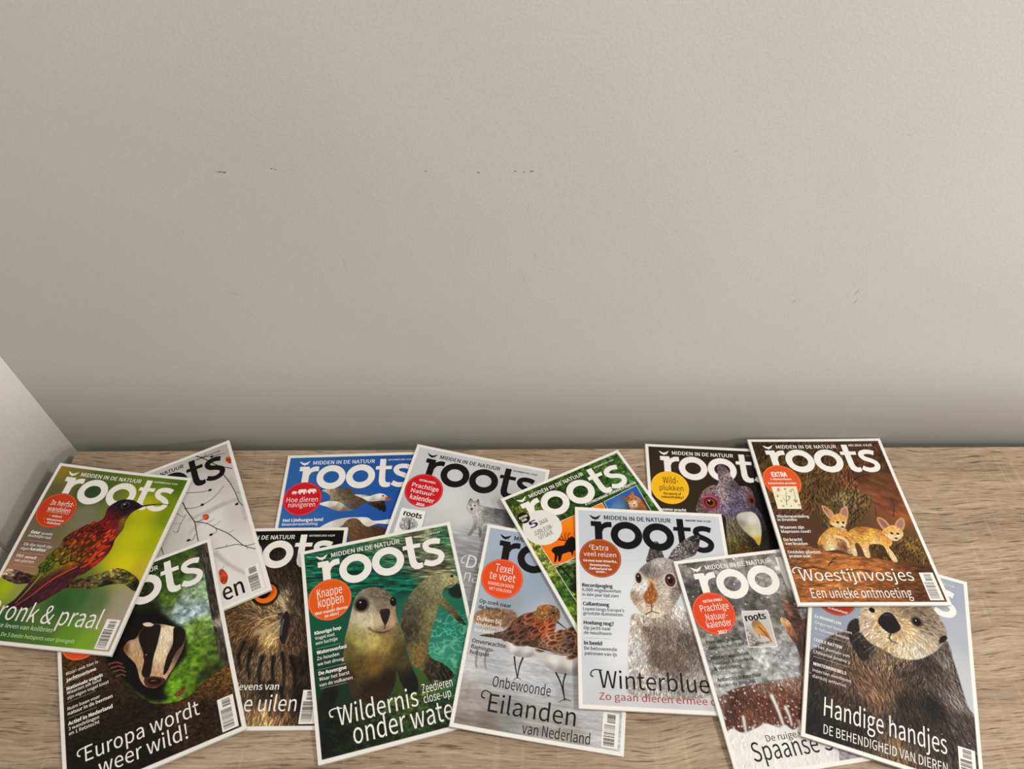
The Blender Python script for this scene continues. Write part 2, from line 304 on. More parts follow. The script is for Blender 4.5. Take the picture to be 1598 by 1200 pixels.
# ---- the room ------------------------------------------------------------------------
XC=-0.6875; WY=0.0155; YE=-.156
XE=XC-.036
sc=[]; sm=[]
V=[(-.9,WY,0),(2.4,WY,0),(2.4,WY,2.6),(-.9,WY,2.6)]; F=[(0,1,2,3)]
V+=[(-.9,.12,0),(2.4,.12,0),(2.4,.12,2.6),(-.9,.12,2.6)]; F+=[(5,4,7,6)]
for x,z,w,h,a,k in SCUFFS:
    n=len(V); ca,sa=math.cos(a),math.sin(a)
    for dx,dz in ((-w,-h*.3),(-w*.3,-h),(w*.5,-h*.7),(w,h*.2),(w*.3,h),(-w*.6,h*.6)): V.append((x+dx*ca-dz*sa,WY-.0004,DESK+z+dx*sa+dz*ca))
    F.append(tuple(range(n,n+6))); sm.append((len(F)-1,k))
wb=mesh_obj('wall_back',V,F,[M_WALL,M_SCUFF,M_SCUFF2]); tag(wb,kind='structure')
for i,k in sm: wb.data.polygons[i].material_index=k
PL=[(XC,WY),(XC-.009,.004),(XC-.017,-.008),(XC-.024,-.024),(XC-.029,-.05),(XC-.033,-.10),(XE,YE)]; n=len(PL)
V=[(x,y,z) for z in (0,2.6) for x,y in PL]+[(XE-.12,YE,0),(XE-.12,WY,0),(XE-.12,YE,2.6),(XE-.12,WY,2.6)]
F=[(i,i+1,n+i+1,n+i) for i in range(n-1)]+[(n-1,2*n,2*n+2,2*n-1),(2*n,2*n+1,2*n+3,2*n+2)]
wl=mesh_obj('wall_left',V,F,M_WALL2); tag(wl,kind='structure')
for i in range(n-1): wl.data.polygons[i].use_smooth=True
tr=mesh_obj('trim_1',*boxes((XE-.12,YE-.30,0,XE-.008,YE-.0005,2.6)),plain('white_door_casing',srgb(226,223,214),.45)); tag(tr,kind='structure')
w2=mesh_obj('wall_left_front',*boxes((XE-.22,-3.2,0,XE-.10,YE-.301,2.6)),M_WALL2); tag(w2,kind='structure')
tag(mesh_obj('floor',*boxes((-1,-3.2,-.1,2.4,0,0)),M_FLOOR),kind='structure')
tag(mesh_obj('ceiling',*boxes((-1,-3.2,2.6,2.4,.1,2.7)),M_CEIL),kind='structure')
tag(mesh_obj('wall_right',*boxes((2.4,-3.2,0,2.5,.1,2.6)),M_DARK),kind='structure')
tag(mesh_obj('wall_front',*boxes((-1,-3.3,0,2.4,-3.2,2.6)),M_DARK),kind='structure')
tag(mesh_obj('added_light_blocker',*boxes((-.99,-2.16,0,2.399,-2.12,BLOCKZ)),M_DARK),kind='structure')  # unseen screen added to cut the strip light and darken the wall's foot
# ---- the desk --------------------------------------------------------------------------
desk=bpy.data.objects.new('desk',None); COL.objects.link(desk); desk.location=(.2,-.36,0)
tag(desk,'long light oak desk standing against the greige wall','desk')
DX0,DX1=-.672-.2,1.25-.2
mesh_obj('tabletop',*boxes((DX0,-.36,DESK-.028,DX1,.359,DESK)),M_WOOD,desk)
for x in (DX0+.03,DX1-.055): mesh_obj('side_panel',*boxes((x,-.33,0,x+.025,.33,DESK-.0281)),M_WOOD,desk)
# ---- the magazines -----------------------------------------------------------------------
TH=.0036; POW=[(0,0),(1,0),(0,1),(2,0),(1,1),(0,2),(3,0),(2,1),(1,2),(0,3),(4,0),(3,1),(2,2),(1,3),(0,4)]
def bend(zc,x,y):
    u=x/(PW/2)-1; v=1-y/(PH/2); return sum(k*u**i*v**j for k,(i,j) in zip(zc,POW))
def place(zc,x,y,dz): return np.stack([(np.asarray(x)-PW/2)/1000,(PH/2-np.asarray(y))/1000,bend(zc,np.asarray(x,float),np.asarray(y,float))+dz],-1)
def slab(zc,x0,y0,x1,y1,top,bot,nx=18,ny=22):
    x,y=[a.ravel() for a in np.meshgrid(np.linspace(x0,x1,nx),np.linspace(y0,y1,ny))]
    V=np.vstack([place(zc,x,y,top),place(zc,x,y,bot)]); n=nx*ny; F=[]
    for j in range(ny-1):
        for i in range(nx-1):
            a=j*nx+i; F.append((a,a+nx,a+nx+1,a+1)); F.append((n+a,n+a+1,n+a+nx+1,n+a+nx))
    rim=[i for i in range(nx)]+[j*nx+nx-1 for j in range(1,ny)]+[(ny-1)*nx+i for i in range(nx-2,-1,-1)]+[j*nx for j in range(ny-2,0,-1)]
    for a,b in zip(rim,rim[1:]+rim[:1]): F.append((a,b,n+b,n+a))
    return V,F
def front_cover(zc,art,seed,parent):
    c=Cover(seed); art(c)
    im=c.im.mean(-1,keepdims=True); im=im+(c.im-im)*1.03; q=np.clip(im,0,255)/255; im=255*(q-.36*q*(1-q)**2); im=np.clip(im,0,255); n=GX*GY
    e=np.clip(.5+(np.minimum(np.minimum(XX-BORDER,PW-BORDER-XX),np.minimum(YY-BORDER,PH-BORDER-YY)))/.7,0,1)[...,None]
    im=im*e+np.array(WHITE)*(1-e)
    V=[place(zc,XX.ravel(),YY.ravel(),0.)]; C=[lin(im.reshape(-1,3))]
    a=(np.arange(GY-1)[:,None]*GX+np.arange(GX-1)).ravel(); Q=np.stack([a,a+GX,a+GX+1,a+1],1)
    rim=np.r_[np.arange(GX),np.arange(1,GY)*GX+GX-1,(GY-1)*GX+np.arange(GX-2,-1,-1),np.arange(GY-2,0,-1)*GX]
    V.append(V[0][rim]-[0,0,.00028]); C.append(np.tile(lin(WHITE),(len(rim),1))); k=np.arange(len(rim)); k2=np.roll(k,-1)
    Q=np.vstack([Q,np.stack([rim[k],rim[k2],n+k2,n+k],1)]); base=n+len(rim)
    loops=[Q.ravel()]; tot=[np.full(len(Q),4)]
    for v,f,col,lvl in c.layers:
        x=v[:,0]; y=v[:,1]
        inside=(x>.2)&(x<PW-.2)&(y>.2)&(y<PH-.2)
        V.append(place(zc,np.clip(x,.3,PW-.3),np.clip(y,.3,PH-.3),.00004+.00005*lvl)); C.append(np.tile(lin(col),(len(v),1)))
        for q in f:
            if inside[list(q)].any(): loops.append(np.array(q)+base); tot.append(np.array([len(q)]))
        base+=len(v)
    V=np.vstack(V); C=np.vstack(C)*ALB; L=np.concatenate(loops); T=np.concatenate(tot)
    me=bpy.data.meshes.new('front_cover'); me.vertices.add(len(V)); me.vertices.foreach_set('co',V.ravel()); me.loops.add(len(L)); me.loops.foreach_set('vertex_index',L.astype(np.int32))
    me.polygons.add(len(T)); me.polygons.foreach_set('loop_start',np.r_[0,np.cumsum(T)[:-1]].astype(np.int32)); me.update(calc_edges=True); me.validate()
    at=me.attributes.new('ink','FLOAT_COLOR','POINT'); at.data.foreach_set('color',np.c_[C,np.ones(len(C))].ravel().astype(np.float32))
    me.materials.append(M_PRINT); o=bpy.data.objects.new('front_cover',me); COL.objects.link(o); o.parent=parent; return o
def magazine(seed,art,x,y,th,size,zc,label):
    r=bpy.data.objects.new('magazine',None); COL.objects.link(r); r.location=(x,y,DESK); r.rotation_euler=(0,0,th); r.scale=(size,size,1)
    tag(r,label,'magazine','nature magazines fanned out on the desk')
    front_cover(zc,art,seed,r)
    mesh_obj('page_block',*slab(zc,.8,.5,PW-.5,PH-.5,-.0003,-TH+.0003),M_PAPER,r)
    mesh_obj('spine',*slab(zc,0,0,.75,PH,-.0003,-TH+.0003,2,30),M_CARD,r)
    mesh_obj('back_cover',*slab(zc,0,0,PW,PH,-TH+.00028,-TH),M_CARD,r)
    return r
# ---- cover pictures (millimetres on the page, colours of the print) ----
def art_hummingbird(c):
    c.bg([(10.9,10.8,150,130,60),(33.7,14.3,130,125,60),(79.0,7.6,95,115,45),(151.5,5.3,110,130,30),(201.4,6.7,85,115,25),(70.0,39.8,60,80,50),(21.3,50.1,110,105,70),(118.6,66.7,120,130,60),(166.6,106.2,195,195,20),(158.5,62.3,185,185,20),(171.4,148.1,215,205,20),(200.2,115.4,170,180,15),(202.9,67.6,130,150,20),(78.1,81.4,130,130,110),(33.0,102.9,120,110,90),(28.4,133.9,125,105,95),(26.3,157.7,160,120,105),(18.5,170.1,165,130,115),(16.5,198.4,170,190,30),(40.6,201.2,150,160,90),(110.3,210.4,60,100,55),(125.2,200.8,70,110,65),(156.2,206.2,100,120,80),(191.6,197.5,165,155,135),(195.5,229.5,170,155,140),(138.9,255.4,110,150,50),(99.4,259.1,90,120,60),(169.0,260.3,130,170,50),(201.3,265.0,175,165,150),(44.0,243.8,60,100,60),(202.8,215.6,170,160,145),(201.7,151.2,195,180,60)], 9)
    c.masthead(WHITE)
    m=c.poly([(4.8,181.6),(9.9,172.5),(26.0,173.5),(51.0,177.7),(95.6,181.4),(118.0,174.9),(142.1,165.4),(160.5,155.6),(178.8,157.7),(201.0,168.7),(206.5,183.7),(200.0,185.2),(182.2,177.4),(161.0,180.8),(141.7,188.2),(119.3,188.9),(100.3,190.8),(56.5,188.4),(33.1,192.3),(8.9,186.7)], [(13.3,176.4,150,130,115),(32.3,185.5,75,50,50),(59.1,182.5,95,70,65),(121.4,181.7,80,65,45),(144.8,170.9,120,110,70),(163.5,162.0,140,130,80),(184.6,170.1,105,100,45),(200.5,180.1,40,38,25),(159.7,178.1,45,40,28)], .8)
    c.tex(m,.8,5,3,0); c.tex(m,.45,1.6,1.6,0)
    m=c.poly([(112.8,54.3),(122.0,48.2),(136.8,47.5),(151.4,53.1),(157.4,56.5),(145.7,67.0),(142.1,81.9),(144.2,96.0),(139.9,112.0),(141.2,124.1),(139.7,136.3),(132.6,151.8),(118.1,169.2),(106.4,174.6),(101.0,192.1),(76.1,215.2),(51.4,226.6),(31.5,226.1),(40.8,212.1),(48.4,189.2),(54.2,170.2),(52.6,156.0),(63.9,135.6),(66.3,117.2),(81.2,99.9),(106.1,84.3),(105.9,65.0)], [(128.5,55.7,36,28,48),(139.9,54.4,36,28,46),(119.2,55.2,34,24,44),(117.2,63.6,58,25,42),(131.4,68.5,48,30,40),(125.8,75.7,80,28,40),(111.7,77.3,115,25,38),(130.1,91.2,110,30,40),(138.5,83.9,135,110,42),(138.5,90.3,120,95,40),(96.5,101.2,155,45,35),(124.5,104.3,195,65,38),(117.5,114.4,200,80,35),(110.6,124.3,205,85,30),(88.5,126.7,190,90,30),(77.7,145.8,150,130,30),(64.2,159.1,120,135,40),(90.0,141.5,175,140,30),(135.6,127.7,110,28,30),(138.4,118.3,70,22,30),(121.6,147.0,195,70,40),(116.1,159.3,90,35,40),(86.1,179.6,75,40,45),(68.7,200.9,80,40,45),(48.8,216.7,60,35,40),(71.8,116.5,140,70,40)], .7)
    c.fur(m,2600,4,[[(108.8,71.2),(99.3,100.9)],[(105.0,112.7),(80.5,151.4)],[(77.8,163.3),(54.1,216.1)]],.3)
    k=c.poly([(107.5,87.4),(127.2,91.5),(138.4,121.4),(129.9,140.3),(109.2,151.3),(81.8,154.2),(61.0,175.2),(54.2,170.2),(54.0,155.9),(65.9,133.8),(69.0,116.9),(84.0,99.6)],None,2)
    c.scales(k,[(114.5,83.4),(64.4,170.5)],150,9,[(113.2,93.0,135,38,34),(102.2,113.0,175,75,36),(127.3,110.2,185,72,38),(89.9,129.6,150,88,38),(81.7,142.4,140,118,36),(64.2,159.1,92,116,42),(72.3,152.3,160,140,42),(85.5,108.7,130,48,34)])
    m=c.poly([(114.7,150.7),(89.4,169.3),(67.9,191.3),(56.7,226.1),(76.1,215.2),(101.0,192.1),(111.2,172.7),(120.9,157.4)],[(113.3,159.6,85,40,45),(79.4,194.3,75,38,48),(63.5,217.8,60,30,42)],.8)
    c.fur(m,400,14,[[(112.0,156.8),(70.1,214.5)]],.5)
    c.line((205,85,60),[(104.4,159.0),(80.0,178.8),(60.0,206.0),(44.3,223.9)],2.2,.8)
    c.line((200,60,35),[(130.0,125.3),(123.0,138.0),(112.0,151.0)],5,3); c.line((205,80,45),[(121.7,135.2),(120.2,150.1),(110.6,159.9)],4,2)
    c.line((140,150,60),[(59.7,175.3),(52.6,197.1),(44.2,218.5)],2.5,.8)
    c.line((30,26,30),[(142.5,60.1),(153.1,56.9),(166.4,52.8),(183.0,49.4),(196.7,49.7)],3.2,.7); c.line((90,85,90),[(149.8,56.3),(168.5,51.0),(185.7,48.8)],.7,.4)
    c.ell((22,18,24),[(130.1,57.9)],8.5,8); c.ell((92,90,112),[(129.9,57.5)],6.4,6.2); c.ell((16,13,18),[(130.1,57.9)],5.2,5); c.ell((70,68,92),[(129.5,57.3)],3.6,3.4); c.ell((10,8,12),[(130.5,58.1)],2.8,2.8); c.ell((235,235,235),[(127.9,55.8)],1,1)
    c.line((60,45,45),[(101.0,175.2),(102.3,183.5),(104.0,189.6)],1.4,1)
    c.badge((196,62,26)); c.tag([(43.7,16.3),(134.3,11.5)],WHITE); c.date("NOVEMBER 2016  € 5,95",WHITE)
    c.T("3x herfst-",[(19.3,71.0),(55.3,69.9)],WHITE,0,[(18.3,63.0)]); c.T("wandelen",[(19.9,80.8),(53.8,80.0)],WHITE,0,[(21.5,72.9)])
    c.rule([(20.0,82.7),(53.9,81.3)],WHITE)
    c.T("• Salland",[(27.6,88.7),(46.1,89.3)],WHITE,.2); c.T("• Veluwezoom",[(22.6,95.0),(51.8,94.9)],WHITE,.2); c.T("• Duitsland",[(25.3,100.2),(49.1,100.2)],WHITE,.2)
    c.T("Geur",[(13.8,117.7),(28.1,117.4)],WHITE,.35); c.T("spreekt",[(29.3,117.5),(46.7,117.5)],WHITE); c.T("duidelijke taal",[(12.6,122.7),(46.7,123.2)],WHITE)
    c.T("Elk dier heeft zijn",[(13.3,137.0),(54.9,136.0)],WHITE); c.T("eigen",[(11.9,142.5),(24.6,143.3)],WHITE); c.T("karakter",[(25.9,142.5),(49.6,142.6)],WHITE,.35)
    c.T("Het",[(11.4,154.2),(21.9,154.7)],WHITE); c.T("vernuft",[(23.8,155.1),(41.4,154.7)],WHITE,.35); c.T("van planten",[(11.6,160.6),(40.2,161.2)],WHITE)
    c.rule([(14.3,128.8),(49.3,128.3)],(220,190,180)); c.rule([(12.6,147.7),(51.1,147.4)],(220,190,180)); c.rule([(13.3,165.6),(45.1,166.4)],(220,190,180))
    c.T("Pronk & praal",[(13.0,240.5),(175.4,242.5)],WHITE,-.1,[(9.0,215.6)])
    c.T("Het kleurrijke leven van kolibries",[(-5.8,251.7),(114.7,251.4)],(190,215,180)); c.T("De 5 beste hotspots voor ijsvogels",[(46.7,262.2),(152.1,263.4)],(185,225,150))
    c.barcode()
def art_branches(c):
    c.bg([(162.5,14.9,192,188,183),(198.6,63.0,205,200,196),(162.3,129.7,226,223,220),(98.8,124.8,202,199,196),(179.1,204.1,227,224,221),(150.9,239.6,229,226,223),(188.2,131.7,208,204,200),(131.7,58.3,212,209,206),(200.2,13.1,185,180,176)], 10)
    for q in [[(197.1,111.1),(179.4,110.6),(154.3,114.7),(124.7,135.1)],[(151.4,185.1),(163.4,208.9),(181.3,232.7)],[(128.6,112.7),(148.4,111.7),(179.9,108.1)],[(196.8,70.9),(201.9,99.4),(201.8,149.5)]]: c.line((186,182,180),q,5,3,6)
    B=(42,36,40)
    for q,w in [([(123.5,79.7),(126.9,98.1),(133.3,120.0),(132.9,136.5),(132.6,153.6)],1.5),([(133.3,120.0),(149.0,131.1),(159.4,144.4),(173.3,160.8),(182.7,177.4),(190.4,191.2),(203.7,203.5)],1.2),([(151.8,177.5),(167.0,181.2),(181.2,184.5),(192.3,192.1),(204.6,194.8)],1.1),([(157.2,6.2),(168.8,18.1),(183.3,37.5),(202.8,54.0)],1.5),([(186.7,54.1),(193.6,75.1),(197.9,97.3),(199.5,115.2),(202.9,125.2)],1.2),([(130.5,64.8),(151.1,73.8),(164.0,76.8)],.9),([(148.9,97.2),(162.8,93.8),(175.5,86.1),(184.9,78.8)],.8),([(123.7,91.0),(138.0,96.8),(148.9,97.2)],.9),([(133.7,120.2),(142.0,122.2),(149.3,120.4)],.7),([(149.0,131.1),(158.1,128.9),(161.6,127.9)],.6),([(156.2,138.8),(162.7,138.6),(167.3,135.4)],.6),([(108.0,126.7),(113.4,116.0),(124.0,102.2)],.7),([(112.4,93.7),(118.3,103.5),(123.7,103.5)],.6),([(102.5,121.3),(107.0,126.2),(113.4,116.0)],.6),([(159.4,144.4),(159.2,151.0),(151.4,152.4)],.8),([(131.1,140.9),(125.4,148.7),(120.1,146.5)],.8),([(175.4,161.0),(182.7,159.3)],.6),([(82.7,140.4),(83.9,152.6)],1.1),([(199.5,115.2),(195.7,118.3)],.7),([(163.3,10.8),(178.3,17.0),(198.4,21.2)],.8),([(167.2,180.1),(169.7,178.2)],.6),([(192.3,192.1),(194.1,198.7)],.6),([(105.5,109.4),(111.4,112.8),(114.6,112.6)],.5),([(193.6,75.1),(190.9,72.2)],.6),([(199.9,98.4),(203.7,101.4)],.6),([(150.1,13.1),(167.5,13.0),(171.0,7.2)],.6),([(179.0,24.9),(190.0,16.9)],.6)]: c.line(B,q,w,w*.8,.5)
    for q in [[(164.5,76.5)],[(149.0,96.7)],[(195.6,118.8)],[(151.2,152.3)],[(120.1,146.5)],[(179.2,18.1)]]: c.ell((50,32,34),q,2.6,2,0)
    m=c.poly([(145.8,115.9),(149.0,114.2),(153.4,117.5),(153.9,122.7),(150.1,125.2),(146.4,122.2)],(196,88,60),.6); c.tex(m,.4,2,2,0)
    m=c.poly([(197.4,31.3),(203.5,29.9),(204.9,36.6),(202.7,44.4),(198.1,38.5)],(190,80,52),.6); c.tex(m,.4,2,2,0)
    m=c.poly([(150.1,214.7),(155.2,213.5),(159.9,225.8),(156.9,235.3),(152.4,237.2),(148.8,230.0)],[(151.2,217.7,190,95,65),(156.9,230.4,180,70,40)],.6); c.tex(m,.35,3,3,0); c.line(B,[(153.8,215.3),(156.2,211.5),(158.5,210.2)],.6,.5,.5)
    c.mast(BLACK); c.tag([(68.9,6.5),(131.5,18.7)],BLACK); c.date("DECEMBER 2016  € 5,95",BLACK)
    c.T("en",[(148.0,260.3),(176.5,263.8)],(25,22,25),.1,[(148.6,241.3)],xh=1)
    c.badge((205,70,40))
    c.barcode()
def art_badger(c):
    c.bg([(137.7,9.3,45,62,28),(169.0,13.9,75,95,42),(150.4,37.0,60,85,35),(200.9,15.4,60,60,50),(147.0,65.7,85,115,42),(165.3,82.6,150,170,165),(160.7,98.0,170,190,195),(177.8,102.6,190,210,222),(178.5,79.7,140,160,130),(175.0,121.2,130,165,70),(160.0,155.4,100,138,40),(146.7,180.9,108,150,40),(167.7,169.3,98,132,42),(179.0,189.6,60,70,30),(114.9,80.6,25,30,15),(97.3,81.3,20,25,12),(108.0,48.2,35,48,22),(193.8,159.4,90,110,50)], 6)
    c.tex(None,.4,6,5,.4)
    for col,n,r in (((150,190,70),150,1.8),((60,85,30),170,2.4),((190,210,150),60,1.3),((110,150,50),200,2.),((35,50,20),120,2.2)): c.spots(None,n,.5,r,col,.6)
    m=c.poly([(197.5,10.6),(211.3,8.7),(209.6,63.4),(208.1,127.2),(206.4,185.9),(195.7,183.9),(194.2,135.1),(194.2,86.6),(194.8,56.8)],[(201.6,28.6,85,80,66),(200.0,74.3,62,58,50),(198.5,131.4,150,142,130),(199.2,112.0,70,66,58),(203.1,163.4,80,74,62),(194.2,135.1,45,42,36)],1.2); c.tex(m,.5,1.6,6,0)
    m=c.poly([(1.9,83.0),(59.7,122.2),(67.8,141.4),(82.1,165.6),(98.4,188.9),(115.4,202.8),(147.3,209.2),(172.8,197.7),(205.9,188.8),(224.6,193.6),(211.5,283.8),(114.5,278.9),(-1.7,279.1),(-9.7,271.4)],[(15.5,102.5,80,58,26),(38.7,115.5,75,52,25),(60.5,143.4,58,42,26),(34.8,177.2,42,34,22),(99.7,217.4,36,29,20),(172.1,201.9,95,68,36),(197.0,197.4,104,78,42),(146.7,213.3,75,52,32),(166.8,234.1,46,34,22),(94.5,261.4,28,23,17),(31.6,223.1,27,22,16)],2)
    c.tex(m,.6,3,2,.3); c.tex(m,.3,1.2,1.2,.3)
    m=c.poly([(58.6,121.7),(73.0,106.6),(89.7,83.5),(98.3,70.3),(129.7,82.8),(147.0,106.1),(157.4,121.8),(155.4,153.5),(134.9,170.7),(123.1,188.4),(125.0,200.4),(104.8,194.1),(82.2,164.4)],(14,11,8),9)
    m=c.poly([(80.9,114.1),(87.7,106.3),(97.4,106.5),(105.8,96.3),(113.6,92.8),(127.9,99.1),(144.1,109.9),(157.9,122.0),(154.6,142.4),(143.7,158.9),(131.6,171.8),(124.3,178.8),(113.4,181.2),(102.4,174.4),(97.0,163.2),(95.4,150.9),(93.0,139.5),(84.7,125.2)],[(135.6,117.8,236,222,196),(125.5,140.4,234,216,184),(115.6,162.3,200,170,140),(91.8,114.9,205,180,150),(96.1,132.9,190,160,125),(84.5,114.4,120,90,62),(148.9,148.0,120,95,75),(112.9,99.5,60,45,38)],1)
    s1=c.poly([(105.1,98.8),(113.4,95.5),(124.2,98.9),(129.8,104.1),(123.8,123.6),(116.1,141.7),(110.6,160.2),(105.7,166.2),(99.6,156.6),(104.1,141.7),(104.0,128.4),(100.8,109.4)],(34,25,22),1.2)
    s2=c.poly([(146.2,112.2),(158.6,122.3),(154.6,138.4),(142.8,148.0),(130.7,166.3),(125.2,167.8),(131.8,148.5),(141.4,134.0)],(34,25,20),1.2)
    c.fur(m,3200,5,[[(127.1,105.8),(115.9,159.9)],[(96.9,111.7),(97.7,151.9)],[(149.7,124.0),(132.1,164.3)]],.13)
    c.poly([(107.9,90.2),(115.1,91.2),(121.2,97.0),(118.0,98.4),(110.9,95.2)],(225,212,190),.8)
    m=c.poly([(102.3,164.2),(112.8,165.7),(125.0,173.5),(126.1,177.6),(119.3,181.2),(108.9,179.2),(102.1,172.3)],(88,50,42),1); c.poly([(105.6,166.9),(115.9,169.6),(122.3,175.5),(117.2,178.3),(108.3,174.4)],(38,22,22),1); c.line((190,150,140),[(109.9,170.6),(115.6,172.1)],.8,.5)
    c.ell((15,10,10),[(108.3,136.1)],4.4,4); c.ell((120,80,60),[(108.3,136.1)],2.6,2.4); c.ell((10,8,8),[(108.5,136.2)],2,2); c.ell((230,220,210),[(107.8,134.3)],.7,.7)
    for q in [[(61.8,127.0),(71.2,128.6),(77.9,134.2)],[(64.1,133.3),(73.1,134.7),(79.8,140.2)],[(66.0,139.4),(74.9,140.7),(81.1,146.0)],[(69.7,146.9),(76.7,147.4),(80.0,150.9)]]: c.line((125,78,58),q,2.6,1.5)
    m=c.poly([(134.5,199.5),(140.9,196.0),(148.4,193.7),(146.2,200.8),(138.6,203.7)],(120,75,45),.8); c.tex(m,.4,2,2,0)
    c.mast(WHITE); c.tag([(54.9,6.0),(133.9,15.5)],WHITE); c.badge((228,82,36))
    for t,q,b in [("Bizar: ook hier is",[(9.6,118.9),(49.1,120.1)],0),("jachttoerisme",[(9.3,127.3),(46.2,128.8)],.35),("Nationale vogels",[(9.3,138.7),(53.6,140.4)],.35),("Waarom elk land",[(9.5,144.4),(50.9,145.6)],0),("zijn eigen vogel kiest",[(9.6,151.0),(59.8,152.1)],0),("Ruim baan voor",[(9.3,164.4),(48.2,166.4)],0),("natuur in de bermen",[(9.2,170.2),(62.7,173.0)],.2),("Actief in Nederland",[(9.0,183.4),(61.7,185.3)],.35),("3 wandelingen",[(9.1,190.1),(45.2,191.0)],0),("en 1 fietstocht",[(9.3,196.1),(45.2,197.0)],0)]: c.T(t,q,WHITE,b)
    for q in [[(9.2,128.5),(37.8,129.8)],[(9.5,154.4),(43.2,155.7)],[(9.0,174.5),(42.9,176.4)]]: c.rule(q,(190,180,160))
    c.T("Europa wordt",[(26.1,233.9),(160.7,235.8)],WHITE,.05,[(23.3,216.1)]); c.swash([(29.7,218.9),(23.1,218.3),(18.6,219.8),(17.9,224.1),(20.8,226.5)],1.5,WHITE)
    c.T("weer wild!",[(39.9,254.2),(143.1,259.8)],WHITE,.05,[(44.3,236.6)])
    c.barcode()
def art_owl(c):
    c.bg([(84.1,5.5,14,13,13),(150.2,6.8,14,13,13),(190.8,15.9,12,12,12),(108.8,37.6,38,33,28),(119.3,51.8,50,42,34),(145.9,57.7,42,36,30),(169.2,44.1,30,26,22),(131.7,118.1,150,130,100),(125.1,147.8,172,142,102),(136.8,105.4,165,150,125),(132.0,79.1,60,50,40),(150.1,82.0,48,40,31),(142.2,135.7,60,52,45),(88.9,147.2,112,88,62),(74.7,127.2,92,72,52),(94.7,117.5,120,100,76),(105.9,171.5,75,58,42),(127.9,162.3,205,170,120),(153.5,172.0,92,72,56),(173.8,195.4,42,33,27),(122.4,194.9,122,102,82),(147.8,206.5,112,92,74),(106.0,206.0,92,76,60),(135.8,228.5,62,50,40),(155.7,250.2,120,95,70),(139.7,260.6,180,150,110),(181.0,239.7,25,20,16),(166.1,148.2,78,62,46),(164.8,110.8,52,42,33),(152.2,123.4,90,74,56),(148.7,103.0,70,58,44)], 7)
    m=c.rect(5,24,205,269)
    c.fur(m,9000,9,[[(140.0,123.2),(109.1,127.8)],[(137.2,147.9),(98.3,169.0)],[(117.8,171.6),(107.9,203.8)],[(139.0,183.6),(138.3,217.5)],[(155.5,183.7),(166.0,217.8)],[(150.0,110.7),(149.1,76.7)],[(128.8,102.7),(118.8,76.2)],[(163.7,148.2),(176.7,183.9)],[(145.1,138.2),(131.3,102.7)]],.85)
    c.fur(m,2500,3,[[(130.5,71.1),(136.3,102.8)]],.3)
    for q in [[(106.9,176.2),(106.0,194.7),(112.1,212.8)],[(123.0,185.7),(122.8,208.4),(130.5,230.6)],[(137.1,185.9),(139.7,206.4),(146.5,224.2)],[(148.0,181.3),(154.4,204.3),(156.8,224.3)],[(160.6,186.1),(168.7,206.7),(170.9,226.6)],[(138.3,217.5),(144.7,239.4),(145.6,256.4)],[(153.3,224.3),(159.8,241.7),(160.2,256.6)],[(95.4,166.6),(92.3,185.3),(98.1,201.4)]]: c.line((24,18,14),q,5,1.5,4)
    for q in [[(135.4,138.1),(124.7,145.3),(115.0,157.3)],[(138.0,145.5),(131.8,157.5),(127.3,171.7)],[(131.6,130.6),(117.7,134.2),(104.8,142.6)],[(139.1,118.2),(134.3,107.9),(125.9,100.1)]]: c.line((215,195,155),q,2.2,.8,2.5)
    c.line((205,192,165),[(144.6,128.3),(136.2,115.6),(126.6,104.0),(118.1,96.0)],5,2,6); c.line((190,172,140),[(109.2,152.4),(128.0,150.2),(135.9,140.6)],6,2,7)
    m=c.poly([(140.1,134.5),(143.2,124.5),(149.8,134.6),(150.5,155.3),(148.2,169.1),(141.4,162.9),(139.6,148.0)],(40,38,40),1.2); c.line((125,135,150),[(141.5,137.0),(141.1,148.0),(142.1,157.7)],1.8,1,2)
    c.ell((22,16,14),[(109.8,99.3)],19,16.5,0,3); c.ell((232,125,28),[(110.4,99.8)],15.5,14); c.ell((205,90,20),[(109.8,96.7)],12,10,0,3); c.ell((14,10,9),[(107.5,97.7)],9.2,9.2); c.ell((230,225,215),[(103.7,95.0)],1.4,1.4)
    c.line((38,30,24),[(92.6,107.3),(104.1,115.1),(118.9,115.4),(126.8,105.3)],2.5,2,2)
    c.mast(WHITE); c.tag([(50.0,18.6),(131.3,15.8)],WHITE); c.date("OKTOBER 2015  € 5,95",WHITE); c.badge((215,60,35))
    c.T("levens van",[(98.0,226.8),(151.4,226.0)],WHITE,.05); c.T("e uilen",[(111.8,252.1),(176.8,251.7)],WHITE,.05,[(100.4,233.5)])
    c.barcode()
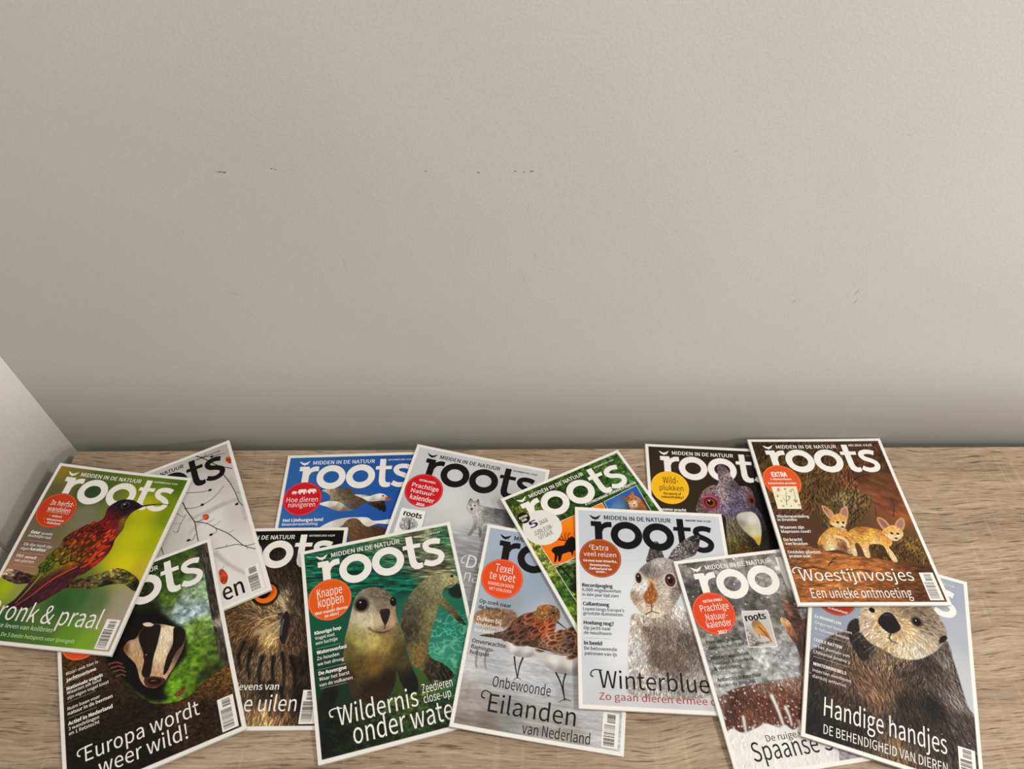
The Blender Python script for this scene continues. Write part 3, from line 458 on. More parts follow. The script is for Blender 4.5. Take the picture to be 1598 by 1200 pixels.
def art_geese(c):
    c.bg([(10.5,9.7,62,112,172),(181.6,15.6,48,98,165),(173.4,111.8,44,94,165),(26.7,118.8,62,116,180),(101.1,62.4,52,104,170),(148.7,140.9,48,98,168)], 25)
    W2=(232,230,225)
    c.line((28,24,24),[(59.1,63.5),(68.1,63.8),(79.0,62.4),(89.9,61.5)],3,1.5)
    m=c.poly([(59.8,63.9),(70.7,62.2),(87.1,61.1),(103.8,62.5),(108.7,69.9),(118.9,75.8),(130.7,85.6),(117.9,94.5),(107.4,98.0),(95.5,88.3),(75.9,83.7),(73.5,74.2),(66.6,68.4)], [(87.9,68.3,122,106,86),(68.4,66.1,195,190,175),(76.5,64.8,150,138,115),(109.9,81.8,106,92,76),(82.4,80.8,152,142,126),(117.6,91.4,92,80,66),(101.4,65.6,92,78,62),(95.8,78.1,118,104,86),(89.8,85.8,140,128,110)],.6)
    c.fur(m,700,7,[[(68.2,64.5),(75.6,80.6)],[(104.2,65.7),(123.9,85.4)]],.18); c.line((70,58,46),[(75.9,83.7),(92.0,81.2),(108.2,78.6)],.8,.6)
    m=c.poly([(59.5,88.2),(65.2,84.9),(75.9,83.0),(89.8,85.8),(98.7,92.3),(104.6,97.5),(110.3,99.7),(96.9,101.1),(83.2,99.2),(71.6,93.2)],[(65.6,88.1,235,232,228),(83.1,87.1,230,226,220),(90.5,92.0,215,205,190),(96.7,99.2,130,115,95),(83.0,98.0,150,138,120),(87.8,91.9,175,160,140)],.6)
    m=c.poly([(109.7,73.6),(121.5,74.3),(132.7,76.2),(140.7,74.1),(147.5,72.8),(154.5,74.3),(159.2,78.7),(158.6,84.2),(151.2,85.2),(141.7,86.3),(130.7,85.3),(122.0,79.8)],[(147.8,76.8,238,236,232),(130.2,79.3,235,232,228),(151.1,84.0,190,182,170),(137.5,84.6,185,178,165)],.6); c.line((70,68,80),[(120.3,76.1),(128.6,76.7),(135.4,76.0)],.8,.5)
    m=c.poly([(156.9,78.7),(163.3,82.0),(166.9,83.7),(158.0,85.3)],(196,95,72),.5); c.line((90,40,40),[(157.8,82.2),(166.4,83.6)],.6,.5); c.ell((25,20,20),[(152.6,77.1)],1.4,1.2)
    m=c.poly([(129.0,89.0),(141.7,86.0),(153.3,85.8),(157.5,92.8),(158.8,102.4),(154.6,104.6),(152.0,100.3),(150.1,103.1),(146.7,98.6),(143.9,97.3),(136.8,93.6)],[(131.0,88.8,75,62,50),(144.5,87.7,90,72,55),(152.2,98.8,30,26,26),(145.0,93.9,38,32,30)],.6); c.fur(m,250,7,[[(133.7,88.9),(155.1,102.0)]],.35)
    m=c.poly([(65.1,127.6),(79.9,117.7),(98.1,112.5),(119.5,111.8),(133.1,113.2),(141.6,118.3),(155.0,118.0),(165.6,116.9),(164.8,124.4),(147.3,123.3),(135.7,128.3),(124.5,122.2),(117.3,116.2),(106.7,117.8),(98.0,124.0),(81.7,132.6)],[(75.1,122.0,230,228,224),(93.2,116.6,205,198,188),(113.0,114.3,215,210,200),(126.6,116.3,235,233,229),(153.8,120.2,236,234,230),(134.1,125.5,215,205,195)],.6)
    m=c.poly([(98.6,123.6),(106.3,114.3),(118.5,114.8),(128.8,125.4),(135.7,127.8),(144.9,125.9),(164.1,133.3),(160.7,142.8),(149.6,152.6),(123.5,154.6),(110.2,152.7),(105.6,133.5)],[(109.6,120.2,120,98,78),(128.0,131.3,98,74,54),(148.0,132.0,86,64,46),(135.4,140.4,104,78,56),(115.2,136.8,112,86,64)],.6); c.fur(m,700,8,[[(106.6,117.1),(135.4,140.4)],[(140.8,125.8),(155.1,138.2)]],.22)
    c.mast(WHITE); c.tag([(41.9,16.7),(137.2,17.5)],WHITE); c.date("SEPTEMBER 2015  € 5,95",WHITE); c.badge((206,24,40),(236,120,130))
    for q in ([(16.1,70.6),(23.4,70.6),(15.9,64.7)],[(25.0,70.6),(38.0,70.3),(25.1,61.7)],[(38.9,70.2),(52.3,69.7),(38.8,61.4)]): c.elephant(q)
    c.T("Hoe dieren",[(10.0,84.1),(56.3,83.2)],WHITE,.05,[(10.5,76.0)]); c.T("navigeren",[(13.9,91.9),(53.4,92.3)],WHITE,.05,[(13.4,86.0)],xh=1)
    c.T("Het Limburgse land",[(9.9,115.7),(68.0,116.5)],WHITE,.35); c.T("Meanderwandeling",[(9.6,122.1),(61.2,122.7)],WHITE)
    c.barcode()
def art_wolf(c):
    c.bg([(-7.4,15.5,206,207,210),(90.6,-1.1,208,208,210),(194.2,11.3,205,205,207),(73.1,84.8,214,214,217),(99.6,111.4,212,212,215),(146.9,67.5,192,192,194),(140.6,82.3,205,205,207),(108.9,132.5,180,180,184),(121.2,158.4,152,152,157),(117.4,179.3,168,168,171),(134.7,175.3,150,150,154),(14.0,146.8,185,190,198),(0.3,145.9,178,184,194),(66.3,130.0,205,206,208),(138.2,144.3,165,165,168)], 12)
    c.tex(c.poly([(77.4,142.0),(178.3,122.8),(198.8,217.8),(81.3,244.9)],None,6),.14,16,1.5,0)
    m=c.poly([(146.4,60.9),(162.7,86.0),(147.6,87.2),(134.0,70.5)],(185,185,187),5)
    m=c.poly([(102.4,92.3),(102.2,82.4),(102.9,77.7),(104.6,74.4),(108.4,77.8),(113.9,76.5),(115.7,73.2),(119.2,80.6),(123.3,82.9),(136.9,83.1),(161.9,82.3),(172.7,88.1),(177.1,108.5),(156.2,108.3),(142.8,108.2),(137.4,109.4),(131.6,112.9),(134.7,132.1),(130.4,133.1),(127.5,119.8),(122.3,125.6),(119.6,133.6),(114.4,133.3),(118.9,119.6),(116.3,107.5),(107.9,98.6)], [(110.2,84.9,210,208,205),(104.9,79.5,150,148,146),(115.1,77.1,150,148,146),(148.0,89.3,100,100,100),(165.4,98.3,84,84,86),(133.4,92.7,125,125,125),(135.4,100.9,150,150,150),(136.6,89.8,140,140,140),(119.8,100.2,198,196,194),(120.9,89.0,185,183,180),(120.4,125.6,135,135,136),(131.3,127.3,125,125,126),(128.8,113.1,165,164,163),(155.0,102.8,130,130,130)],.8)
    c.fur(m,1700,5,[[(113.1,88.6),(119.0,104.7)],[(124.1,86.1),(163.6,90.1)],[(127.4,115.5),(131.3,131.5)],[(146.3,98.4),(166.3,102.4)]],.16)
    c.ell((25,22,22),[(110.0,91.8)],1.8,1.6); c.ell((30,28,26),[(106.8,85.9)],1.2,.8); c.ell((30,28,26),[(112.9,85.4)],1.2,.8); c.line((60,58,56),[(110.1,92.4),(111.5,94.5)],.6,.5)
    c.line((70,68,68),[(103.5,79.8),(104.7,75.5),(107.4,78.5)],1,.8,1); c.line((70,68,68),[(114.4,76.8),(115.7,74.1),(117.8,78.7)],1,.8,1)
    m=c.poly([(10.2,113.4),(46.6,111.1),(49.9,163.1),(11.4,165.1)],(238,238,236),.5,0); c.line((150,155,165),[(46.6,111.1),(49.9,163.1)],.8,.8)
    c.mtext("roots",[(15.7,125.9),(43.3,123.5)],BLACK)
    k=c.poly([(15.0,131.7),(24.5,125.1),(37.1,128.5),(41.0,138.2),(31.2,146.8),(17.6,145.9)],None,4); c.fur(k,500,4,[[(30.0,142.9),(25.1,127.1)]],-.9); c.line((40,38,38),[(31.2,146.8),(29.3,136.8),(26.7,131.0)],1.5,.6,1)
    c.mast(BLACK); c.tag([(40.3,17.2),(134.2,17.6)],BLACK); c.date("DECEMBER 2015  € 5,95",BLACK); c.badge((203,26,36),(235,110,110))
    c.T("EXTRA ERBIJ",[(22.1,63.6),(46.7,63.1)],WHITE,.3); c.T("Prachtige",[(13.5,74.9),(54.5,75.8)],WHITE,.1,[(13.2,68.1)]); c.T("Natuur-",[(14.8,85.5),(50.8,83.9)],WHITE,.1,[(15.0,79.1)]); c.T("kalender",[(16.6,96.3),(53.1,95.9)],WHITE,.1,[(15.8,88.6)]); c.T("2016",[(28.5,104.5),(41.2,103.8)],WHITE,.4)
    c.T("De",[(124.0,183.6),(152.7,181.3)],(228,228,228),-.2,[(120.9,164.5)]); c.swash([(121.2,165.5),(116.7,169.5),(116.6,176.5),(121.2,176.4)],1.4,(228,228,228))
    c.T("natuur",[(125.9,204.9),(187.7,199.8)],(215,215,215),-.2,[(122.1,191.9)],xh=1)
    c.barcode()
def art_sealion(c):
    c.bg([(51.0,0.6,60,110,85),(110.9,-2.3,92,112,82),(170.0,7.8,112,117,92),(204.7,19.2,70,110,82),(174.9,65.9,135,128,104),(155.6,58.2,105,115,92),(19.1,32.3,35,102,82),(74.3,55.1,25,96,76),(129.1,77.4,20,96,79),(25.6,118.4,26,96,76),(57.1,81.9,20,86,70),(178.5,154.8,42,132,112),(179.1,180.3,62,142,122),(157.4,177.9,72,152,128),(155.5,157.9,45,125,108),(197.7,130.1,40,112,92),(7.5,168.9,22,70,56),(31.9,187.9,28,62,46),(133.8,217.6,72,92,42),(140.9,252.3,40,60,30),(52.9,231.0,46,56,28),(25.3,248.7,20,28,18),(6.7,232.1,15,30,25),(105.0,231.1,62,77,36),(74.6,260.6,30,40,20),(116.8,223.8,75,85,40)], 8)
    k=c.poly([(1.3,-1.3),(214.6,0.5),(213.2,97.1),(132.3,93.7),(4.4,75.3)],None,14); c.tex(k,.6,16,2.6,.2); c.tex(k,.35,6,1.2,.2)
    k=c.poly([(135.9,141.9),(210.2,139.0),(188.5,215.0),(141.7,203.8)],None,8); c.ridge(k,(165,215,190),6,4,.55)
    k=c.poly([(5.2,221.9),(128.3,218.9),(165.7,220.1),(160.7,271.9),(5.4,272.1)],None,10); c.tex(k,.6,5,3,.2); c.tex(k,.4,1.6,1.6,0)
    m=c.poly([(180.6,75.5),(196.4,77.9),(205.4,89.0),(197.3,95.9),(184.4,97.2),(179.0,107.6),(185.6,118.3),(195.9,138.6),(202.2,154.1),(191.8,145.0),(178.7,124.2),(174.0,118.6),(165.4,134.4),(156.4,152.5),(148.6,173.0),(150.6,184.5),(164.9,196.0),(174.6,212.2),(163.7,216.2),(148.5,211.2),(144.9,215.9),(137.1,199.2),(125.8,185.9),(123.4,167.0),(119.3,155.0),(119.2,132.2),(126.8,110.5),(141.1,92.7),(160.9,78.6),(173.4,74.5)], [(153.5,104.7,112,107,86),(138.7,125.1,86,81,66),(171.1,87.3,142,137,107),(191.9,85.8,168,163,122),(151.6,148.5,122,117,82),(136.2,172.8,124,104,62),(137.6,148.0,78,72,54),(126.9,145.5,65,60,48),(153.5,198.6,52,46,36),(162.5,208.8,30,28,25),(188.9,131.0,112,92,62),(199.4,149.7,40,35,30),(161.0,127.4,135,130,95),(129.1,182.1,120,100,60)],1)
    c.ridge(m,(180,178,142),4,7,.24); c.tex(m,.2,2,2,0); c.ell((20,18,16),[(197.2,82.9)],2,1.8); c.line((50,45,38),[(197.8,93.5),(189.9,96.3),(183.9,97.1)],1,.6)
    for q in [[(160.8,203.1),(166.2,217.6)],[(165.0,202.7),(170.3,217.2)],[(155.4,203.1),(158.7,214.4)]]: c.line((90,80,55),q,.8,.5)
    k=c.poly([(204.5,96.6),(208.0,108.3),(200.6,115.8),(190.1,110.2),(189.6,100.9)],(22,45,38),4)
    b=c.poly([(61.2,95.0),(66.8,82.8),(77.7,74.7),(92.1,74.3),(105.5,81.2),(113.9,92.4),(116.3,105.0),(115.5,119.7),(117.9,131.9),(121.2,149.8),(121.7,169.4),(125.3,191.9),(129.2,208.7),(125.7,221.3),(113.6,219.2),(107.5,202.2),(105.3,190.3),(101.2,204.6),(91.2,218.1),(80.2,221.3),(54.9,215.2),(45.8,204.6),(42.4,188.4),(30.2,203.4),(15.0,225.5),(4.6,223.0),(7.8,202.6),(24.2,181.4),(40.6,161.4),(46.0,137.4),(52.9,119.3)], [(90.8,83.9,122,112,97),(104.7,87.2,105,95,82),(71.5,79.3,142,132,112),(66.7,96.3,160,150,125),(68.0,108.4,202,192,165),(80.9,117.3,210,200,172),(106.0,117.4,162,142,117),(82.6,146.2,194,179,114),(64.0,141.8,172,162,102),(97.8,155.4,152,132,77),(78.3,178.0,120,95,48),(57.5,173.0,98,82,42),(74.8,203.4,48,36,20),(94.3,197.7,45,34,20),(50.8,149.7,110,100,60),(110.2,163.9,95,78,45),(22.4,203.6,26,29,23),(121.8,209.5,24,27,23),(43.3,180.2,60,55,35),(117.3,171.1,80,70,45),(118.9,143.6,120,110,75),(80.7,96.6,165,155,132),(97.1,100.5,140,128,110),(97.4,138.5,140,122,85)],1.1)
    c.fur(b,2600,4,[[(90.1,89.8),(79.0,172.8)]],.1); c.tex(b,.12,4,4,0)
    k=c.poly([(71.8,76.3),(92.0,74.9),(108.0,83.4),(114.9,95.7),(97.9,94.7),(79.1,87.2)],None,4); c.ridge(k,(205,200,185),5,4,.3)
    c.ell((84,72,60),[(73.3,94.9)],10,10.5,0,4); c.ell((18,15,14),[(73.3,95.1)],7.4,7.6); c.ell((200,200,200),[(72.0,91.5)],1.3,1.1); c.ell((18,15,14),[(114.4,100.4)],4.2,6.4); c.ell((190,190,190),[(113.7,97.8)],.9,.9)
    m=c.poly([(86.8,118.7),(94.2,111.7),(106.6,113.2),(113.2,122.1),(111.0,133.1),(103.0,138.4),(92.4,135.0),(86.5,127.3)],[(94.0,123.3,196,180,155),(106.2,126.2,185,160,130),(98.0,134.3,150,130,105)],4)
    c.poly([(95.5,108.4),(101.8,107.6),(107.7,109.6),(107.5,117.2),(101.1,128.5),(98.0,126.6),(95.6,115.6)],(48,38,33),1.4); c.line((95,82,72),[(97.0,110.0),(102.9,109.6)],1,.6,1)
    c.line((112,92,68),[(78.1,128.2),(84.7,134.3),(94.1,138.3),(104.2,137.5),(108.4,135.7)],2.2,1.4,2.5); c.line((60,46,34),[(88.1,135.7),(95.2,138.5),(103.1,137.8)],1.2,.8,1); c.line((45,36,30),[(99.5,127.5),(98.0,134.3)],1.2,.8)
    for q in [[(90.0,122.4),(77.1,125.1)],[(89.6,125.2),(75.2,128.9)],[(90.1,127.6),(77.4,133.7)],[(91.6,120.4),(76.3,120.6)],[(107.7,125.1),(115.4,129.8)],[(107.8,128.1),(114.2,133.9)]]: c.line((215,208,185),q,.5,.3)
    c.mast(WHITE); c.tag([(41.3,19.2),(137.0,17.4)],WHITE); c.date("AUGUSTUS 2016  € 5,95",WHITE); c.badge((226,92,24))
    c.T("Knappe",[(17.4,73.0),(50.4,72.7)],WHITE,0,[(17.0,60.7)]); c.T("koppen",[(17.7,86.3),(50.7,86.4)],WHITE,0,[(17.7,73.1)]); c.T("Wat maakt dieren",[(12.5,95.6),(55.0,95.5)],WHITE,.25); c.T("zo slim?",[(24.3,102.0),(43.3,100.7)],WHITE,.25)
    for t,q,bb in [("Kleurige hop",[(9.8,121.1),(43.9,121.4)],.35),("Vogel met",[(9.8,127.6),(35.0,128.1)],0),("een luchtje",[(10.0,134.3),(37.9,134.7)],0),("Wateroverlast",[(10.3,146.5),(48.7,147.0)],.35),("Zo houden",[(10.1,154.1),(37.7,154.2)],0),("we het droog",[(10.0,161.0),(43.0,161.5)],0),("De Auvergne",[(10.3,172.8),(45.0,172.9)],.35),("Waar het barst",[(10.4,179.6),(47.8,180.2)],0),("van de vulkanen",[(10.0,186.5),(50.7,187.2)],0)]: c.T(t,q,WHITE,bb)
    for q in [[(10.1,139.9),(41.2,139.1)],[(9.3,166.2),(45.0,166.0)],[(10.4,188.4),(43.5,190.2)]]: c.rule(q,(160,200,180))
    c.T("Wildernis",[(27.9,236.7),(125.7,236.8)],WHITE,0,[(25.1,214.8)]); c.swash([(34.3,217.8),(25.0,216.3),(19.1,218.4),(19.8,224.2),(22.8,224.9)],1.5,WHITE)
    c.T("onder water",[(43.6,260.7),(174.6,262.2)],WHITE,0,[(42.4,237.1)]); c.T("Zeedieren",[(132.1,224.4),(170.3,224.0)],WHITE,-.1,[(133.5,213.6)]); c.T("close-up",[(132.3,235.6),(166.3,236.0)],WHITE,-.1,[(133.0,225.6)])
    c.barcode()
def art_jubilee(c):
    c.bg([(16.0,9.3,72,92,36),(91.2,13.8,62,86,32),(181.9,8.1,72,102,46),(216.2,25.0,95,125,72),(9.7,36.9,112,122,52),(-0.0,90.4,150,160,82),(4.6,120.3,140,150,76),(5.6,173.7,70,100,40),(2.7,205.0,112,142,52),(131.2,43.0,46,80,30),(205.9,63.4,72,112,62),(106.9,59.6,50,75,30),(83.7,51.4,60,80,32)], 8)
    c.tex(None,.5,5,5,0); c.tex(None,.4,2,2,0); c.spots(None,120,.4,1.3,(170,185,140),.6)
    L=(225,225,215)
    q=[(16.1,73.1),(135.1,72.8),(128.4,150.6),(18.7,130.0)]; c.poly(q,[(22.7,87.3,235,130,20),(77.8,76.0,240,145,30),(60.4,105.7,238,125,20)],.5,0); c.outline(q,L,.8)
    m=c.poly([(27.1,109.8),(31.5,105.8),(38.6,106.4),(47.8,108.9),(52.2,106.0),(59.6,102.4),(65.4,101.8),(67.6,106.3),(73.0,111.9),(71.9,122.8),(65.2,125.1),(57.2,122.6),(51.4,128.1),(49.9,128.3),(50.8,122.3),(41.2,120.4),(37.5,121.3),(31.8,127.6),(28.2,127.0),(32.2,118.7),(25.6,125.7),(22.5,125.5),(28.6,115.6)],(14,11,10),.6)
    for w in [[(54.5,104.2),(47.8,99.5),(43.9,96.2),(43.7,90.3)],[(47.8,99.5),(47.3,93.5),(48.5,88.9)],[(51.8,102.0),(51.5,95.5),(53.7,90.3)],[(55.2,103.1),(55.7,97.6),(59.9,92.7)],[(59.0,103.6),(60.5,98.5),(65.9,95.4)]]: c.line((14,11,10),w,1.2,.7)
    q=[(138.6,72.7),(199.2,69.8),(193.6,120.7),(131.9,132.2)]; m=c.poly(q,[(144.0,77.8,60,110,185),(185.0,72.6,55,105,180),(148.2,89.2,110,140,170),(178.7,104.1,70,70,50)],.5,0); c.outline(q,L,.8)
    m=c.poly([(168.4,76.6),(176.8,80.7),(188.2,75.7),(186.5,83.6),(190.5,88.6),(191.5,98.0),(187.6,114.6),(166.7,113.6),(168.6,97.6),(170.7,87.8)],[(180.9,83.3,185,115,70),(173.5,81.3,150,90,55),(178.2,96.1,225,205,180),(186.2,101.6,165,105,65),(175.6,108.8,120,80,50)],.6); c.fur(m,400,3,[[(180.2,79.8),(181.5,108.6)]],.3); c.ell((20,15,14),[(178.5,87.8)],1,.8); c.ell((20,15,14),[(185.1,90.1)],1,.8); c.ell((20,15,14),[(176.7,97.6)],1.3,1)
    q=[(19.1,133.4),(77.0,132.3),(73.2,207.2),(20.8,191.4)]; m=c.poly(q,[(20.2,138.8,75,105,45),(38.9,142.6,35,50,22),(23.2,156.3,60,95,35),(27.3,171.5,30,45,20),(41.4,138.4,130,150,100),(20.6,178.5,120,160,60)],.5,0); c.tex(m,.8,4,3,0); c.outline(q,L,.8); c.line((28,24,20),[(25.9,133.5),(28.3,142.8),(30.6,154.7),(31.7,168.4)],3,2)
    c.mast(WHITE); c.tag([(42.2,15.6),(134.8,16.3)],WHITE); c.date("SEPTEMBER 2014  € 6,95",WHITE)
    c.T("4 UITNEEMBARE VERKADE-PRENTEN",[(110.1,68.3),(200.8,64.8)],WHITE,.25)
    c.disc([(33.7,69.7)],29,(228,225,218)); c.disc([(16.3,43.7)],9.5,(22,20,20),3)
    c.T("EXTRA",[(9.8,44.4),(23.6,43.6)],WHITE,.3); c.T("DIK",[(11.5,49.7),(19.8,49.3)],WHITE,.3)
    c.T("5",[(17.1,64.3),(31.1,64.6)],(45,45,80),.3,[(22.8,53.7)]); c.T("JAAR",[(31.9,65.6),(46.9,65.4)],(50,50,58),-.1,[(34.3,58.4)]); c.T("JUBILEUM-",[(17.6,78.2),(48.0,77.8)],(50,50,58),-.1,[(19.1,70.5)]); c.T("UITGAVE",[(20.9,85.8),(43.9,86.6)],(50,50,58),-.1,[(22.2,79.0)])
    c.barcode()
def art_sandpipers(c):
    c.bg([(6.6,7.9,172,182,197),(50.5,56.2,166,179,196),(75.0,83.2,160,172,190),(16.0,115.4,176,186,196),(43.1,104.3,155,165,175),(102.4,117.6,186,193,201),(16.2,194.7,196,196,199),(43.6,195.2,186,189,196),(99.5,206.7,190,192,198),(138.1,189.8,180,182,188),(65.8,250.4,150,150,150),(20.2,245.8,165,160,155),(42.3,266.6,135,125,115),(105.8,256.1,170,168,165),(168.9,236.3,190,190,195),(16.2,266.2,140,130,120),(145.3,261.9,165,160,155),(184.0,265.5,200,200,202),(117.3,97.2,168,176,188),(70.1,190.5,200,200,203)], 8)
    k=c.poly([(3.6,186.2),(217.7,166.7),(222.4,271.4),(2.0,273.4)],None,14); c.tex(k,.1,26,3,-.02); c.tex(k,.06,5,1.6,0)
    m=c.poly([(5.0,136.7),(14.7,124.0),(36.9,119.8),(58.8,122.3),(58.3,138.4),(35.8,148.3),(13.0,146.7)],[(13.5,133.6,165,135,108),(35.6,129.5,150,118,92),(53.1,132.1,140,110,88)],7); c.tex(m,.3,3,3,0)
    c.line((120,110,108),[(17.3,178.2),(18.3,194.4),(20.5,200.6)],1.5,1,2); c.line((120,110,108),[(28.5,179.0),(29.4,192.4),(32.1,199.9)],1.5,1,2)
    m=c.poly([(47.9,162.2),(80.0,162.9),(104.3,156.8),(85.9,175.4),(68.3,177.9),(53.6,172.2)],[(61.2,167.6,226,224,224),(80.6,167.0,214,212,214),(68.2,177.3,160,156,160),(84.4,174.5,160,156,160),(53.6,171.7,180,176,178)],1.4)
    m=c.poly([(18.1,159.2),(47.1,148.2),(56.3,134.5),(68.7,122.0),(83.5,115.0),(86.9,108.4),(95.0,104.0),(106.5,103.5),(114.8,108.1),(117.3,118.0),(113.8,127.9),(111.2,139.8),(97.9,150.6),(79.9,162.1),(60.5,162.7),(46.1,159.7),(23.9,160.4)], [(95.7,109.8,165,120,75),(107.7,113.7,115,85,58),(88.1,117.1,150,112,72),(84.3,132.4,150,85,48),(96.1,136.1,140,80,48),(76.8,139.5,75,52,42),(64.7,153.0,85,60,48),(51.0,155.4,105,82,68),(29.1,158.0,90,72,60),(109.6,130.9,160,125,95)],.9)
    c.fur(m,1500,3.5,[[(95.4,106.9),(94.0,119.0)],[(83.6,126.7),(51.4,158.2)]],.4)
    k=c.poly([(50.6,152.7),(59.0,134.0),(71.7,123.0),(88.8,122.9),(110.4,125.0),(110.6,139.3),(92.7,153.7),(62.9,160.3)],None,1); c.scales(k,[(102.7,120.4),(49.2,161.4)],60,9,[(76.8,139.5,46,32,28),(95.8,133.3,120,60,36),(63.9,147.5,76,48,36),(83.6,126.7,110,66,42),(59.6,156.7,48,36,32)],.85,1.6)
    c.line((28,24,22),[(114.6,124.8),(120.6,128.2),(127.3,132.2)],2,.7); c.ell((14,11,10),[(108.2,113.6)],1.5,1.4); c.fur(c.poly([(86.9,108.4),(106.4,102.6),(116.1,112.3),(112.1,127.6),(91.6,122.4)],None,1),350,2.5,[[(113.3,112.8),(87.7,114.2)]],.35)
    m=c.poly([(87.3,165.8),(113.9,168.2),(151.9,162.8),(163.9,175.0),(151.4,187.7),(127.4,190.8),(107.6,184.7)],[(114.7,174.9,226,224,222),(136.5,174.0,218,215,213),(100.5,171.8,200,196,193),(127.2,189.5,150,146,148),(148.4,184.2,150,146,148),(110.4,185.0,170,166,166)],1.4)
    m=c.poly([(60.0,159.4),(92.4,151.5),(110.7,139.9),(132.3,131.4),(149.0,129.6),(161.3,142.4),(160.2,162.6),(124.8,166.9),(108.1,165.6),(88.4,163.4),(68.7,161.3)],[(93.1,156.5,90,68,54),(114.3,147.2,150,110,80),(133.0,138.5,140,108,82),(124.0,159.6,90,70,56),(140.3,156.9,85,66,52),(144.8,145.0,95,74,58),(73.8,158.4,80,62,52)],.9)
    c.scales(m,[(146.5,133.4),(74.0,159.8)],60,10,[(93.1,156.5,62,46,38),(117.0,146.8,110,74,52),(133.8,146.8,54,40,34),(124.0,159.6,80,60,48),(144.5,142.2,100,70,50)],.85,1.7); c.line((225,222,218),[(88.4,163.4),(113.6,165.5),(135.7,165.4)],.9,.5)
    for q in [[(65.2,179.2),(67.8,189.6),(72.6,203.9)],[(76.1,178.7),(73.3,190.0),(72.8,203.4)],[(120.0,190.1),(127.5,202.1),(133.6,218.7)],[(132.1,189.5),(130.3,202.9),(134.4,221.6)]]: c.line((26,24,24),q,2,1.1)
    for q in [[(72.6,203.4),(68.5,207.2)],[(72.6,203.9),(77.2,205.2)],[(134.2,219.6),(127.8,224.2)],[(134.2,219.6),(141.7,220.9)]]: c.line((40,38,38),q,1,.6)
    c.mast(BLACK); c.tag([(40.1,15.9),(132.7,14.8)],BLACK); c.date("JUNI 2016  € 5,95",BLACK); c.badge((226,76,28))
    c.T("Texel",[(22.1,68.6),(46.6,69.7)],WHITE,0,[(22.0,57.0)]); c.T("te voet",[(15.8,80.2),(51.3,81.3)],WHITE,0,[(15.4,69.2)]); c.T("WANDELEN DOOR",[(15.5,88.7),(50.5,89.8)],WHITE,-.05,[(15.6,84.3)]); c.T("HET VERLEDEN",[(18.5,95.8),(48.4,97.3)],WHITE,-.05,[(18.7,91.8)])
    for t,q,k in [("Op zoek naar",[(8.7,116.2),(51.4,117.2)],BLACK),("de bevers",[(8.9,123.9),(38.3,124.9)],BLACK),("Duiken bij",[(9.4,140.8),(41.7,140.6)],WHITE),("Nederlands",[(9.4,148.6),(45.4,148.5)],WHITE),("koraalrif",[(9.3,155.7),(35.2,156.1)],WHITE),("Onverwachte",[(8.8,169.8),(52.6,171.0)],BLACK),("flamingo-",[(8.6,177.4),(38.6,178.5)],BLACK),("hotspot",[(8.8,184.7),(33.2,185.5)],BLACK)]: c.T(t,q,k,.12)
    D=(22,20,24)
    c.T("Onbewoonde",[(43.1,218.4),(116.0,221.0)],D,-.15,[(42.5,205.5)]); c.T("Eilanden",[(42.4,248.9),(149.8,249.6)],D,0,[(42.3,228.1)]); c.swash([(44.2,228.5),(36.5,225.8),(32.6,229.0),(32.9,234.0),(36.8,234.9)],1.5,D); c.T("van Nederland",[(87.0,267.1),(168.9,266.8)],D,-.15,[(86.9,254.8)])
    c.barcode()
